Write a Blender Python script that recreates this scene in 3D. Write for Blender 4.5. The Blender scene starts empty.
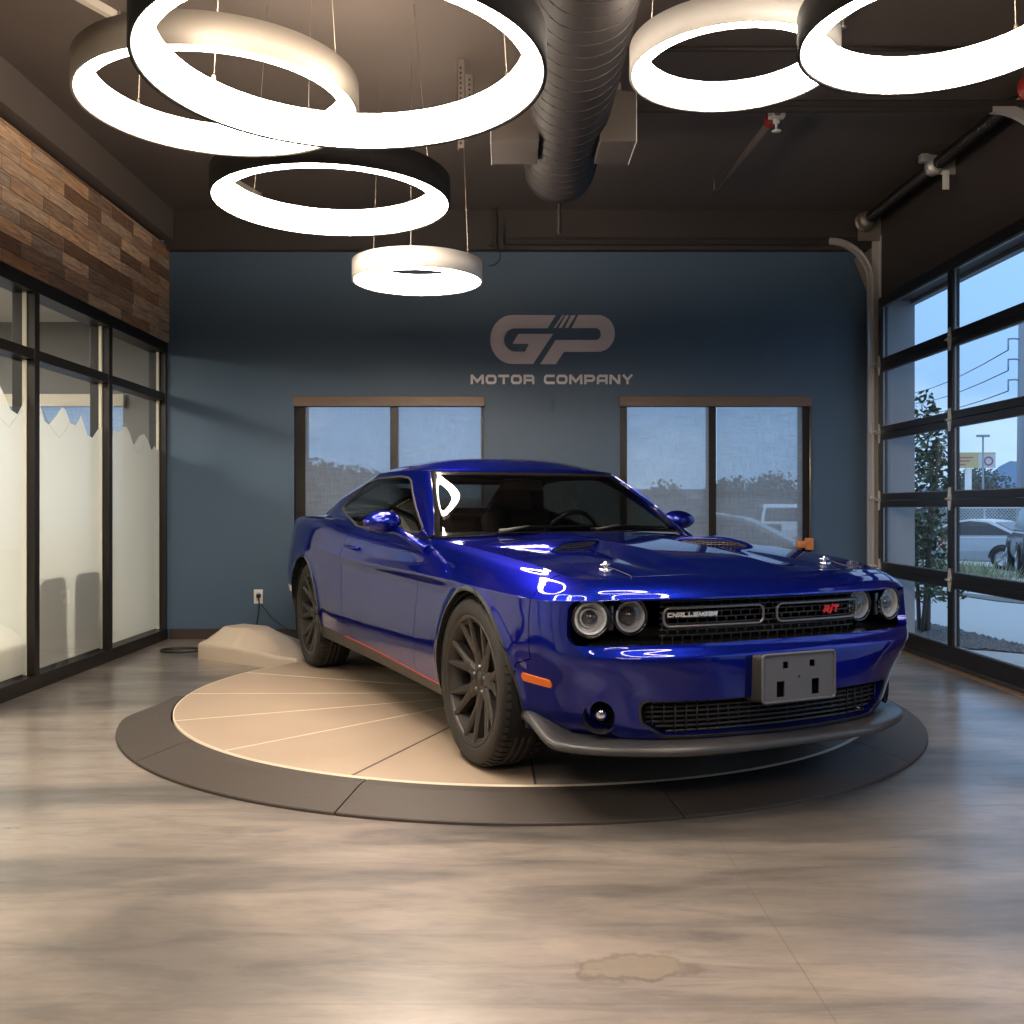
import bpy, bmesh, math, random
import numpy as np
from mathutils import Vector, Matrix
random.seed(7)
PI = math.pi
scene = bpy.context.scene
COL = scene.collection

# ------------------------------------------------------------------ object helpers
def tag(o, label=None, cat=None, group=None, kind=None):
    if label: o['label'] = label
    if cat: o['category'] = cat
    if group: o['group'] = group
    if kind: o['kind'] = kind
    return o

def empty(name, loc=(0, 0, 0), rotz=0.0, parent=None):
    o = bpy.data.objects.new(name, None)
    o.empty_display_size = 0.1
    COL.objects.link(o)
    o.location = loc
    o.rotation_euler = (0, 0, rotz)
    if parent: o.parent = parent
    return o

def link(name, me, mats=None, parent=None, loc=(0, 0, 0), rot=(0, 0, 0)):
    o = bpy.data.objects.new(name, me)
    COL.objects.link(o)
    o.location = loc
    o.rotation_euler = rot
    if parent: o.parent = parent
    if mats is not None:
        if not isinstance(mats, (list, tuple)): mats = [mats]
        for m in mats: me.materials.append(m)
    return o

def copy_tree(o, parent=None):
    c = o.copy()
    COL.objects.link(c)
    if parent: c.parent = parent
    for ch in list(o.children):
        copy_tree(ch, c)
    return c

class MB:
    """collects shapes, then becomes one mesh object"""
    def __init__(self):
        self.v = []; self.f = []; self.s = []; self.m = []
    def add(self, verts, faces, smooth=False, mi=0):
        b = len(self.v)
        self.v += [tuple(map(float, p)) for p in verts]
        for f in faces:
            self.f.append([b + i for i in f]); self.s.append(smooth); self.m.append(mi)
        return self
    def box(self, x0, x1, y0, y1, z0, z1, mi=0):
        v = [(x0,y0,z0),(x1,y0,z0),(x1,y1,z0),(x0,y1,z0),(x0,y0,z1),(x1,y0,z1),(x1,y1,z1),(x0,y1,z1)]
        f = [(0,3,2,1),(4,5,6,7),(0,1,5,4),(1,2,6,5),(2,3,7,6),(3,0,4,7)]
        return self.add(v, f, False, mi)
    def rbox(self, x0, x1, y0, y1, z0, z1, r=0.01, seg=3, mi=0, smooth=True):
        bm = bmesh.new()
        bmesh.ops.create_cube(bm, size=1)
        for p in bm.verts:
            p.co = Vector(((x0+x1)/2 + p.co.x*(x1-x0), (y0+y1)/2 + p.co.y*(y1-y0), (z0+z1)/2 + p.co.z*(z1-z0)))
        bmesh.ops.bevel(bm, geom=list(bm.edges), offset=r, segments=seg, profile=0.5, affect='EDGES')
        return self.frombm(bm, smooth, mi)
    def frombm(self, bm, smooth=False, mi=0, M=None):
        bm.verts.index_update()
        vs = [(M @ p.co if M else p.co.copy()) for p in bm.verts]
        fs = [[q.index for q in f.verts] for f in bm.faces]
        bm.free()
        return self.add(vs, fs, smooth, mi)
    def tube(self, pts, r, seg=10, closed=False, caps=True, mi=0):
        P = [Vector(p) for p in pts]; n = len(P)
        rr = r if isinstance(r, (list, tuple)) else [r]*n
        vs = []; prev = None
        for i in range(n):
            if closed: d = P[(i+1) % n] - P[i-1]
            else: d = P[min(i+1, n-1)] - P[max(i-1, 0)]
            d.normalize()
            if prev is None:
                a = Vector((0,0,1)) if abs(d.z) < 0.9 else Vector((1,0,0))
                x = d.cross(a).normalized()
            else:
                x = (prev - d*prev.dot(d)).normalized()
            prev = x; y = d.cross(x)
            for k in range(seg):
                t = 2*PI*k/seg
                vs.append(P[i] + (x*math.cos(t) + y*math.sin(t))*rr[i])
        fs = []
        m = n if closed else n-1
        for i in range(m):
            j = (i+1) % n
            for k in range(seg):
                l = (k+1) % seg
                fs.append((i*seg+k, i*seg+l, j*seg+l, j*seg+k))
        self.add(vs, fs, True, mi)
        if caps and not closed:
            b = len(self.v) - len(vs)
            self.f.append([b+k for k in range(seg)][::-1]); self.s.append(False); self.m.append(mi)
            self.f.append([b+(n-1)*seg+k for k in range(seg)]); self.s.append(False); self.m.append(mi)
        return self
    def lathe(self, prof, seg=48, axis='z', c=(0,0,0), closed=False, mi=0, smooth=True, a0=0.0, a1=2*PI):
        """prof: (radius, height) list revolved about the axis"""
        vs = []; n = len(prof)
        full = abs(a1-a0-2*PI) < 1e-6
        ns = seg if full else seg+1
        for k in range(ns):
            t = a0 + (a1-a0)*k/seg
            ct, st = math.cos(t), math.sin(t)
            for (r, h) in prof:
                if axis == 'z': p = (r*ct, r*st, h)
                elif axis == 'y': p = (r*ct, h, r*st)
                else: p = (h, r*ct, r*st)
                vs.append((p[0]+c[0], p[1]+c[1], p[2]+c[2]))
        fs = []
        for k in range(seg):
            l = (k+1) % ns
            for i in range(n if closed else n-1):
                j = (i+1) % n
                fs.append((k*n+i, l*n+i, l*n+j, k*n+j))
        return self.add(vs, fs, smooth, mi)
    def prism(self, poly, axis, a, b, mi=0, holes=None):
        """poly in the two other axes, extruded from a to b along axis (0,1,2)"""
        n = len(poly)
        def mk(p, h):
            q = [0,0,0]; o = [i for i in range(3) if i != axis]
            q[o[0]] = p[0]; q[o[1]] = p[1]; q[axis] = h
            return q
        vs = [mk(p, a) for p in poly] + [mk(p, b) for p in poly]
        fs = [list(range(n))[::-1], [n+i for i in range(n)]]
        for i in range(n):
            j = (i+1) % n
            fs.append((i, j, n+j, n+i))
        return self.add(vs, fs, False, mi)
    def sphere(self, c, r, seg=16, rings=10, sc=(1,1,1), mi=0):
        bm = bmesh.new()
        bmesh.ops.create_uvsphere(bm, u_segments=seg, v_segments=rings, radius=r)
        M = Matrix.Translation(c) @ Matrix.Diagonal((sc[0], sc[1], sc[2], 1))
        return self.frombm(bm, True, mi, M)
    def xf(self, M):
        self.v = [tuple(M @ Vector(p)) for p in self.v]
        return self
    def build(self, name, mats=None, parent=None, loc=(0,0,0), rot=(0,0,0), fixn=True, bevel=0, weld=False):
        me = bpy.data.meshes.new(name)
        me.from_pydata(self.v, [], self.f)
        me.polygons.foreach_set('use_smooth', self.s)
        me.polygons.foreach_set('material_index', self.m)
        if fixn or weld:
            bm = bmesh.new(); bm.from_mesh(me)
            if weld: bmesh.ops.remove_doubles(bm, verts=bm.verts, dist=1e-5)
            bmesh.ops.recalc_face_normals(bm, faces=bm.faces)
            bm.to_mesh(me); bm.free()
        me.update()
        o = link(name, me, mats, parent, loc, rot)
        if bevel:
            md = o.modifiers.new('bevel', 'BEVEL'); md.width = bevel; md.segments = 2; md.limit_method = 'ANGLE'
        return o

# ------------------------------------------------------------------ splines and signed distances
def nspline(x, Y):
    """natural cubic spline, Y may have trailing dims"""
    x = np.asarray(x, float); Y = np.asarray(Y, float); n = len(x)
    h = np.diff(x)
    sh = Y.reshape(n, -1)
    A = np.zeros((n, n)); B = np.zeros_like(sh)
    A[0,0] = A[-1,-1] = 1
    for i in range(1, n-1):
        A[i,i-1] = h[i-1]; A[i,i] = 2*(h[i-1]+h[i]); A[i,i+1] = h[i]
        B[i] = 6*((sh[i+1]-sh[i])/h[i] - (sh[i]-sh[i-1])/h[i-1])
    Mv = np.linalg.solve(A, B)
    def ev(q):
        q = np.asarray(q, float); k = np.clip(np.searchsorted(x, q)-1, 0, n-2)
        hk = h[k][:,None]; a = (x[k+1]-q)[:,None]/hk; b = (q-x[k])[:,None]/hk
        r = a*sh[k] + b*sh[k+1] + ((a**3-a)*Mv[k] + (b**3-b)*Mv[k+1])*hk**2/6
        return r.reshape((len(q),)+Y.shape[1:])
    return ev

def pchip(x, Y):
    """monotone cubic along axis 0"""
    x = np.asarray(x, float); Y = np.asarray(Y, float); n = len(x)
    sh = Y.reshape(n, -1); h = np.diff(x)[:,None]
    d = np.diff(sh, axis=0)/h
    m = np.zeros_like(sh)
    for i in range(1, n-1):
        w1 = 2*h[i]+h[i-1]; w2 = h[i]+2*h[i-1]
        ok = d[i-1]*d[i] > 0
        with np.errstate(divide='ignore', invalid='ignore'):
            v = (w1+w2)/(w1/d[i-1]+w2/d[i])
        m[i] = np.where(ok, v, 0)
    m[0] = d[0]; m[-1] = d[-1]
    def ev(q):
        q = np.asarray(q, float); k = np.clip(np.searchsorted(x, q)-1, 0, n-2)
        hk = h[k]; t = ((q-x[k])[:,None])/hk
        r = (2*t**3-3*t**2+1)*sh[k] + (t**3-2*t**2+t)*hk*m[k] + (-2*t**3+3*t**2)*sh[k+1] + (t**3-t**2)*hk*m[k+1]
        return r.reshape((len(q),)+Y.shape[1:])
    return ev

def sdpoly(a, b, poly, rnd=0.0):
    """signed distance (negative inside) of points (a,b) to a polygon, corners rounded by rnd"""
    p = np.stack([np.ravel(a), np.ravel(b)], 1); V = np.asarray(poly, float)
    if rnd > 0:
        c = V.mean(0)
        # shrink polygon by rnd via edge offset
        n = len(V); W = []
        area = 0.5*np.sum(V[:,0]*np.roll(V[:,1],-1)-np.roll(V[:,0],-1)*V[:,1])
        sg = 1 if area > 0 else -1
        for i in range(n):
            e0 = V[i]-V[i-1]; e1 = V[(i+1)%n]-V[i]
            e0 = e0/np.linalg.norm(e0); e1 = e1/np.linalg.norm(e1)
            n0 = np.array([-e0[1], e0[0]])*sg; n1 = np.array([-e1[1], e1[0]])*sg
            bis = n0+n1; bis = bis/(np.dot(bis, n0)+1e-9)
            W.append(V[i]+bis*rnd)
        V = np.array(W)
    d = np.full(len(p), 1e9); inside = np.zeros(len(p), bool)
    n = len(V)
    for i in range(n):
        A = V[i]; B = V[(i+1) % n]; e = B-A; w = p-A
        t = np.clip((w@e)/(e@e+1e-12), 0, 1)
        d = np.minimum(d, np.hypot(*(w-np.outer(t, e)).T))
        c = (A[1] > p[:,1]) != (B[1] > p[:,1])
        with np.errstate(divide='ignore', invalid='ignore'):
            xi = (B[0]-A[0])*(p[:,1]-A[1])/(B[1]-A[1]+1e-15)+A[0]
        inside ^= c & (p[:,0] < xi)
    return (np.where(inside, -d, d)-rnd).reshape(np.shape(a))

def clip_grid(P, g, N=None, flange=0.0, flange_edges=True, off=0.0):
    """P: (na,nb,3) surface samples; keeps g<0, clipped along g=0.  Returns verts, normals, faces, flange verts/faces"""
    na, nb = g.shape
    if N is None:
        du = np.gradient(P, axis=0); dv = np.gradient(P, axis=1)
        N = np.cross(du, dv); N /= np.linalg.norm(N, axis=2, keepdims=True)+1e-12
    Q = P + N*off
    inside = g < 0
    idx = -np.ones((na, nb), int)
    used = inside
    idx[used] = np.arange(used.sum())
    V = [p for p in Q[used]]; NN = [p for p in N[used]]
    F = []
    c4 = inside[:-1,:-1].astype(int)+inside[1:,:-1]+inside[1:,1:]+inside[:-1,1:]
    fi, fj = np.nonzero(c4 == 4)
    full = np.stack([idx[fi,fj], idx[fi+1,fj], idx[fi+1,fj+1], idx[fi,fj+1]], 1)
    F = full.tolist()
    cache = {}
    def cut(a, b):
        k = (a, b) if a < b else (b, a)
        if k not in cache:
            ga, gb = g[k[0]], g[k[1]]
            t = ga/(ga-gb)
            cache[k] = len(V)
            V.append(Q[k[0]]*(1-t)+Q[k[1]]*t)
            n = N[k[0]]*(1-t)+N[k[1]]*t
            NN.append(n/np.linalg.norm(n))
        return cache[k]
    ce = []
    pi_, pj_ = np.nonzero((c4 > 0) & (c4 < 4))
    for i, j in zip(pi_.tolist(), pj_.tolist()):
        cs = [(i,j),(i+1,j),(i+1,j+1),(i,j+1)]
        poly = []; kinds = []
        for q in range(4):
            a, b = cs[q], cs[(q+1) % 4]
            if inside[a]: poly.append(int(idx[a])); kinds.append(0)
            if inside[a] != inside[b]: poly.append(cut(a, b)); kinds.append(1)
        if len(poly) >= 3: F.append(poly)
        for q in range(len(poly)):
            if kinds[q] == 1 and kinds[(q+1) % len(poly)] == 1:
                ce.append((poly[q], poly[(q+1) % len(poly)]))
    V = np.array(V).reshape(-1, 3); NN = np.array(NN).reshape(-1, 3)
    FV = []; FF = []
    if flange and flange_edges:
        mp = {}
        def fv(k):
            if k not in mp:
                mp[k] = len(FV); FV.append(V[k]); FV.append(V[k]-NN[k]*flange)
            return mp[k]
        for a, b in ce:
            x, y = fv(a), fv(b)
            FF.append((y, x, x+1, y+1))
    return V, NN, F, np.array(FV).reshape(-1, 3), FF

def surf_obj(name, parts, mats, parent=None, flip=False):
    """parts: list of clip_grid results (optionally with material index) joined to one object with custom normals"""
    vs = []; ns = []; fs = []; mi = []; fl = []
    for it in parts:
        res, m = it if isinstance(it[1], int) else (it, 0)
        V, NN, F, FV, FF = res
        if F:
            k = F[::max(1, len(F)//200)]
            dt = 0.0
            for f in k:
                a, b_, c = V[f[0]], V[f[1]], V[f[2]]
                n = np.cross(b_-a, c-a); l = np.linalg.norm(n)
                if l > 1e-12: dt += float(n@NN[f[0]])/l
            if dt < 0: F = [f[::-1] for f in F]; FF = [f[::-1] for f in FF]
        b = sum(len(x) for x in vs)
        vs.append(V); ns.append(NN)
        fs += [[b+k for k in f] for f in F]; mi += [m]*len(F); fl += [False]*len(F)
        if len(FV):
            b = sum(len(x) for x in vs)
            vs.append(FV); ns.append(np.zeros_like(FV))
            fs += [[b+k for k in f] for f in FF]; mi += [m]*len(FF); fl += [True]*len(FF)
    Va = np.concatenate(vs); Na = np.concatenate(ns)
    me = bpy.data.meshes.new(name)
    me.from_pydata(Va.tolist(), [], fs)
    me.polygons.foreach_set('use_smooth', [True]*len(fs))
    me.polygons.foreach_set('material_index', mi)
    me.update()
    me.normals_split_custom_set_from_vertices([tuple(map(float, n)) for n in Na])
    return link(name, me, mats, parent)

# ------------------------------------------------------------------ materials
def nodes_of(m):
    m.use_nodes = True
    nt = m.node_tree
    for n in list(nt.nodes): nt.nodes.remove(n)
    return nt

def N_(nt, t, **kw):
    n = nt.nodes.new(t)
    for k, v in kw.items():
        if k in n.inputs: n.inputs[k].default_value = v
        else: setattr(n, k, v)
    return n

def C4(c): return (c[0], c[1], c[2], 1.0)

def mat(name, color, rough=0.5, metal=0.0, var=0.06, scale=6.0, coat=0.0, coat_rough=0.03, spec=0.5, bump=0.0, bscale=40.0, rvar=0.05, stretch=(1,1,1), sheen=0.0):
    """principled material whose colour and roughness wander with procedural noise"""
    m = bpy.data.materials.new(name); nt = nodes_of(m)
    out = N_(nt, 'ShaderNodeOutputMaterial'); b = N_(nt, 'ShaderNodeBsdfPrincipled')
    nt.links.new(b.outputs[0], out.inputs[0])
    tc = N_(nt, 'ShaderNodeTexCoord'); mp = N_(nt, 'ShaderNodeMapping')
    mp.inputs['Scale'].default_value = stretch
    nt.links.new(tc.outputs['Object'], mp.inputs[0])
    nz = N_(nt, 'ShaderNodeTexNoise', Scale=scale, Detail=4.0)
    nt.links.new(mp.outputs[0], nz.inputs['Vector'])
    mix = N_(nt, 'ShaderNodeMix', data_type='RGBA')
    mix.inputs[6].default_value = C4([max(0, c*(1-var)) for c in color])
    mix.inputs[7].default_value = C4([min(1, c*(1+var)) for c in color])
    nt.links.new(nz.outputs[0], mix.inputs[0])
    nt.links.new(mix.outputs[2], b.inputs['Base Color'])
    mr = N_(nt, 'ShaderNodeMapRange')
    mr.inputs['To Min'].default_value = max(0, rough-rvar); mr.inputs['To Max'].default_value = min(1, rough+rvar)
    nt.links.new(nz.outputs[0], mr.inputs[0]); nt.links.new(mr.outputs[0], b.inputs['Roughness'])
    b.inputs['Metallic'].default_value = metal
    b.inputs['Coat Weight'].default_value = coat; b.inputs['Coat Roughness'].default_value = coat_rough
    b.inputs['Specular IOR Level'].default_value = spec
    if bump:
        n2 = N_(nt, 'ShaderNodeTexNoise', Scale=bscale, Detail=3.0)
        nt.links.new(mp.outputs[0], n2.inputs['Vector'])
        bp = N_(nt, 'ShaderNodeBump', Strength=bump, Distance=0.01)
        nt.links.new(n2.outputs[0], bp.inputs['Height']); nt.links.new(bp.outputs[0], b.inputs['Normal'])
    return m

def schlick(nt, f0):
    """angle-dependent reflectance that is the same from both sides of a thin sheet"""
    lw = N_(nt, 'ShaderNodeLayerWeight', Blend=0.5)
    p = N_(nt, 'ShaderNodeMath', operation='POWER'); p.inputs[1].default_value = 5.0
    nt.links.new(lw.outputs['Facing'], p.inputs[0])
    m = N_(nt, 'ShaderNodeMath', operation='MULTIPLY_ADD'); m.inputs[1].default_value = 1-f0; m.inputs[2].default_value = f0
    nt.links.new(p.outputs[0], m.inputs[0])
    return m.outputs[0]

def glass(name, tint=(1,1,1), f0=0.07, rough=0.0, gcol=(1,1,1)):
    """thin pane: a clear tinted sheet with an angle-dependent reflection"""
    m = bpy.data.materials.new(name); nt = nodes_of(m)
    out = N_(nt, 'ShaderNodeOutputMaterial')
    tr = N_(nt, 'ShaderNodeBsdfTransparent'); gl = N_(nt, 'ShaderNodeBsdfGlossy', Roughness=rough)
    tr.inputs[0].default_value = C4(tint); gl.inputs[0].default_value = C4(gcol)
    mx = N_(nt, 'ShaderNodeMixShader')
    nt.links.new(schlick(nt, f0), mx.inputs[0]); nt.links.new(tr.outputs[0], mx.inputs[1]); nt.links.new(gl.outputs[0], mx.inputs[2])
    nt.links.new(mx.outputs[0], out.inputs[0])
    return m

def emit(name, color, strength, diff=(0.9,0.9,0.88)):
    m = bpy.data.materials.new(name); nt = nodes_of(m)
    out = N_(nt, 'ShaderNodeOutputMaterial'); b = N_(nt, 'ShaderNodeBsdfPrincipled')
    b.inputs['Base Color'].default_value = C4(diff); b.inputs['Roughness'].default_value = 0.4
    b.inputs['Emission Color'].default_value = C4(color); b.inputs['Emission Strength'].default_value = strength
    nt.links.new(b.outputs[0], out.inputs[0])
    return m
# ------------------------------------------------------------------ camera
cam = bpy.data.cameras.new('camera'); cam_o = bpy.data.objects.new('camera', cam); COL.objects.link(cam_o)
cam_o.location = (0, 0, 1.19); cam_o.rotation_euler = (PI/2, 0, 0)
cam.sensor_width = 36; cam.lens = 36*985/1024
cam.shift_x = 7/1024; cam.shift_y = -4/1024
cam.clip_start = 0.05; cam.clip_end = 2000
scene.camera = cam_o
scene.view_settings.view_transform = 'Standard'; scene.view_settings.look = 'None'
scene.view_settings.gamma = 1; scene.view_settings.use_curve_mapping = False
scene.view_settings.exposure = 0.85
scene.cycles.max_bounces = 10; scene.cycles.transparent_max_bounces = 16
scene.cycles.caustics_reflective = False; scene.cycles.caustics_refractive = False
scene.cycles.sample_clamp_indirect = 6.0

YB = 8.95; XL = -3.07; XR = 3.36; ZC = 3.87

# ------------------------------------------------------------------ materials of the room
def floor_mat():
    m = bpy.data.materials.new('polished_concrete'); nt = nodes_of(m)
    out = N_(nt, 'ShaderNodeOutputMaterial'); b = N_(nt, 'ShaderNodeBsdfPrincipled'); nt.links.new(b.outputs[0], out.inputs[0])
    tc = N_(nt, 'ShaderNodeTexCoord')
    L = nt.links.new
    def noise(scale, stretch, detail=6, rough=0.6, dist=0.0, loc=(0,0,0)):
        mp = N_(nt, 'ShaderNodeMapping'); mp.inputs['Scale'].default_value = stretch; mp.inputs['Location'].default_value = loc
        L(tc.outputs['Object'], mp.inputs[0])
        n = N_(nt, 'ShaderNodeTexNoise', Scale=scale, Detail=detail, Roughness=rough, Distortion=dist)
        L(mp.outputs[0], n.inputs['Vector']); return n.outputs[0]
    def ramp(src, stops):
        r = N_(nt, 'ShaderNodeValToRGB'); e = r.color_ramp.elements
        while len(e) < len(stops): e.new(0.5)
        for k, (p, c) in enumerate(stops): e[k].position = p; e[k].color = C4(c)
        L(src, r.inputs[0]); return r.outputs[0]
    def mixc(f, a, c, blend='MIX', fac=None):
        x = N_(nt, 'ShaderNodeMix', data_type='RGBA', blend_type=blend)
        if fac is not None: x.inputs[0].default_value = fac
        else: L(f, x.inputs[0])
        L(a, x.inputs[6]); L(c, x.inputs[7]); return x.outputs[2]
    big = ramp(noise(0.75, (0.55, 1.5, 1), 5, 0.55, 0.6), [(0.34, (0.095,0.086,0.080)), (0.45, (0.18,0.160,0.143)), (0.54, (0.285,0.244,0.213)), (0.68, (0.38,0.325,0.28))])
    streak = ramp(noise(3.2, (0.5, 2.6, 1), 8, 0.68, 1.2, (3,1,0)), [(0.30, (0.55,0.56,0.58)), (0.52, (0.98,0.97,0.96)), (0.72, (1.14,1.10,1.05))])
    c = mixc(None, big, streak, 'MULTIPLY', 0.85)
    fine = ramp(noise(22, (0.5, 1.5, 1), 6, 0.7, 0.4), [(0.3, (0.86,0.86,0.86)), (0.7, (1.07,1.07,1.07))])
    c = mixc(None, c, fine, 'MULTIPLY', 0.8)
    # saw-cut joints and worn patches, in floor coordinates
    sx = N_(nt, 'ShaderNodeSeparateXYZ'); L(tc.outputs['Object'], sx.inputs[0])
    def math_(op, a, bb=None, v=None):
        x = N_(nt, 'ShaderNodeMath', operation=op); L(a, x.inputs[0])
        if bb is not None: L(bb, x.inputs[1])
        if v is not None: x.inputs[1].default_value = v
        return x.outputs[0]
    def joint(axis, pos, w):
        d = math_('ABSOLUTE', math_('SUBTRACT', sx.outputs[axis], v=pos))
        return math_('LESS_THAN', d, v=w)
    j = joint(0, 0.766, 0.0022)
    for a, p in ((1, 2.363), (0, -2.2), (1, -0.6), (1, 9.3)): j = math_('MAXIMUM', j, joint(a, p, 0.002))
    dark = N_(nt, 'ShaderNodeRGB'); dark.outputs[0].default_value = (0.13, 0.112, 0.095, 1)
    jf = math_('MULTIPLY', j, v=0.55)
    c = mixc(jf, c, dark.outputs[0])
    wob = noise(9, (1,1,1), 5, 0.6, 0.5)
    def blot(x, y, rx, ry, col, amt, c):
        dx = math_('DIVIDE', math_('SUBTRACT', sx.outputs[0], v=x), v=rx); dy = math_('DIVIDE', math_('SUBTRACT', sx.outputs[1], v=y), v=ry)
        r = math_('SQRT', math_('ADD', math_('MULTIPLY', dx, dx), math_('MULTIPLY', dy, dy)))
        r = math_('ADD', r, math_('MULTIPLY', math_('SUBTRACT', wob, v=0.5), v=2.2))
        mr = N_(nt, 'ShaderNodeMapRange'); mr.inputs['From Min'].default_value = 1.0; mr.inputs['From Max'].default_value = 0.75
        mr.inputs['To Max'].default_value = amt; L(r, mr.inputs[0])
        k = N_(nt, 'ShaderNodeRGB'); k.outputs[0].default_value = C4(col)
        return mixc(mr.outputs[0], c, k.outputs[0])
    c = blot(0.345, 2.55, 0.17, 0.095, (0.10,0.08,0.06), 0.55, c)
    c = blot(0.35, 2.555, 0.14, 0.07, (0.34,0.28,0.215), 0.5, c)
    c = blot(0.155, 2.67, 0.055, 0.045, (0.36,0.30,0.235), 0.45, c)
    L(c, b.inputs['Base Color'])
    rr = N_(nt, 'ShaderNodeMapRange'); rr.inputs['From Min'].default_value = 0.3; rr.inputs['From Max'].default_value = 0.7
    rr.inputs['To Min'].default_value = 0.27; rr.inputs['To Max'].default_value = 0.46
    L(noise(2.5, (0.6,1.6,1), 6), rr.inputs[0]); L(rr.outputs[0], b.inputs['Roughness'])
    b.inputs['Specular IOR Level'].default_value = 0.5; b.inputs['Coat Weight'].default_value = 0.55; b.inputs['Coat Roughness'].default_value = 0.2; b.inputs['Coat IOR'].default_value = 1.6
    bp = N_(nt, 'ShaderNodeBump', Strength=0.06, Distance=0.01); L(noise(14, (0.6,1.6,1), 6), bp.inputs['Height']); L(bp.outputs[0], b.inputs['Normal'])
    return m

def wood_mat():
    m = bpy.data.materials.new('reclaimed_wood_planks'); nt = nodes_of(m); L = nt.links.new
    out = N_(nt, 'ShaderNodeOutputMaterial'); b = N_(nt, 'ShaderNodeBsdfPrincipled'); L(b.outputs[0], out.inputs[0])
    tc = N_(nt, 'ShaderNodeTexCoord'); sx = N_(nt, 'ShaderNodeSeparateXYZ'); cb = N_(nt, 'ShaderNodeCombineXYZ')
    L(tc.outputs['Object'], sx.inputs[0]); L(sx.outputs[1], cb.inputs[0]); L(sx.outputs[2], cb.inputs[1])
    def brick(c1, c2, mort, w, ms):
        k = N_(nt, 'ShaderNodeTexBrick'); k.offset = 0.37; k.offset_frequency = 2; k.squash = 0.7; k.squash_frequency = 3
        k.inputs['Color1'].default_value = C4(c1); k.inputs['Color2'].default_value = C4(c2); k.inputs['Mortar'].default_value = C4(mort)
        k.inputs['Scale'].default_value = 1.0; k.inputs['Mortar Size'].default_value = ms; k.inputs['Brick Width'].default_value = w
        k.inputs['Row Height'].default_value = 0.0955; k.inputs['Bias'].default_value = 0.0; k.inputs['Mortar Smooth'].default_value = 0.1
        L(cb.outputs[0], k.inputs['Vector']); return k
    k = brick((0,0,0), (1,1,1), (0.0,0.0,0.0), 0.62, 0.0)
    r = N_(nt, 'ShaderNodeValToRGB'); e = r.color_ramp.elements
    r.color_ramp.interpolation = 'CONSTANT'
    cols = [(0.0,(0.20,0.115,0.07)), (0.14,(0.40,0.26,0.165)), (0.3,(0.27,0.18,0.12)), (0.42,(0.52,0.335,0.20)), (0.55,(0.36,0.205,0.11)), (0.68,(0.46,0.335,0.235)), (0.8,(0.60,0.42,0.27)), (0.9,(0.31,0.24,0.185))]
    while len(e) < len(cols): e.new(0.5)
    for q, (p, c) in enumerate(cols): e[q].position = p; e[q].color = C4(c)
    L(k.outputs[0], r.inputs[0])
    mp = N_(nt, 'ShaderNodeMapping'); mp.inputs['Scale'].default_value = (1, 3.2, 40); L(tc.outputs['Object'], mp.inputs[0])
    n = N_(nt, 'ShaderNodeTexNoise', Scale=1.6, Detail=9.0, Roughness=0.72, Distortion=0.6); L(mp.outputs[0], n.inputs['Vector'])
    g = N_(nt, 'ShaderNodeValToRGB'); g.color_ramp.elements[0].position = 0.33; g.color_ramp.elements[0].color = (0.48,0.43,0.39,1)
    g.color_ramp.elements[1].position = 0.66; g.color_ramp.elements[1].color = (1.65,1.58,1.5,1); L(n.outputs[0], g.inputs[0])
    mx = N_(nt, 'ShaderNodeMix', data_type='RGBA', blend_type='MULTIPLY'); mx.inputs[0].default_value = 0.9
    L(r.outputs[0], mx.inputs[6]); L(g.outputs[0], mx.inputs[7])
    seam = brick((1,1,1), (1,1,1), (0.25,0.22,0.2), 0.62, 0.0025)
    m2 = N_(nt, 'ShaderNodeMix', data_type='RGBA', blend_type='MULTIPLY'); m2.inputs[0].default_value = 1.0
    L(mx.outputs[2], m2.inputs[6]); L(seam.outputs[0], m2.inputs[7]); L(m2.outputs[2], b.inputs['Base Color'])
    b.inputs['Roughness'].default_value = 0.62
    bp = N_(nt, 'ShaderNodeBump', Strength=0.35, Distance=0.006)
    ad = N_(nt, 'ShaderNodeMath', operation='ADD'); ml = N_(nt, 'ShaderNodeMath', operation='MULTIPLY'); ml.inputs[1].default_value = 1.5
    L(k.outputs[0], ml.inputs[0]); L(ml.outputs[0], ad.inputs[0]); L(n.outputs[0], ad.inputs[1]); L(ad.outputs[0], bp.inputs['Height']); L(bp.outputs[0], b.inputs['Normal'])
    return m

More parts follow.
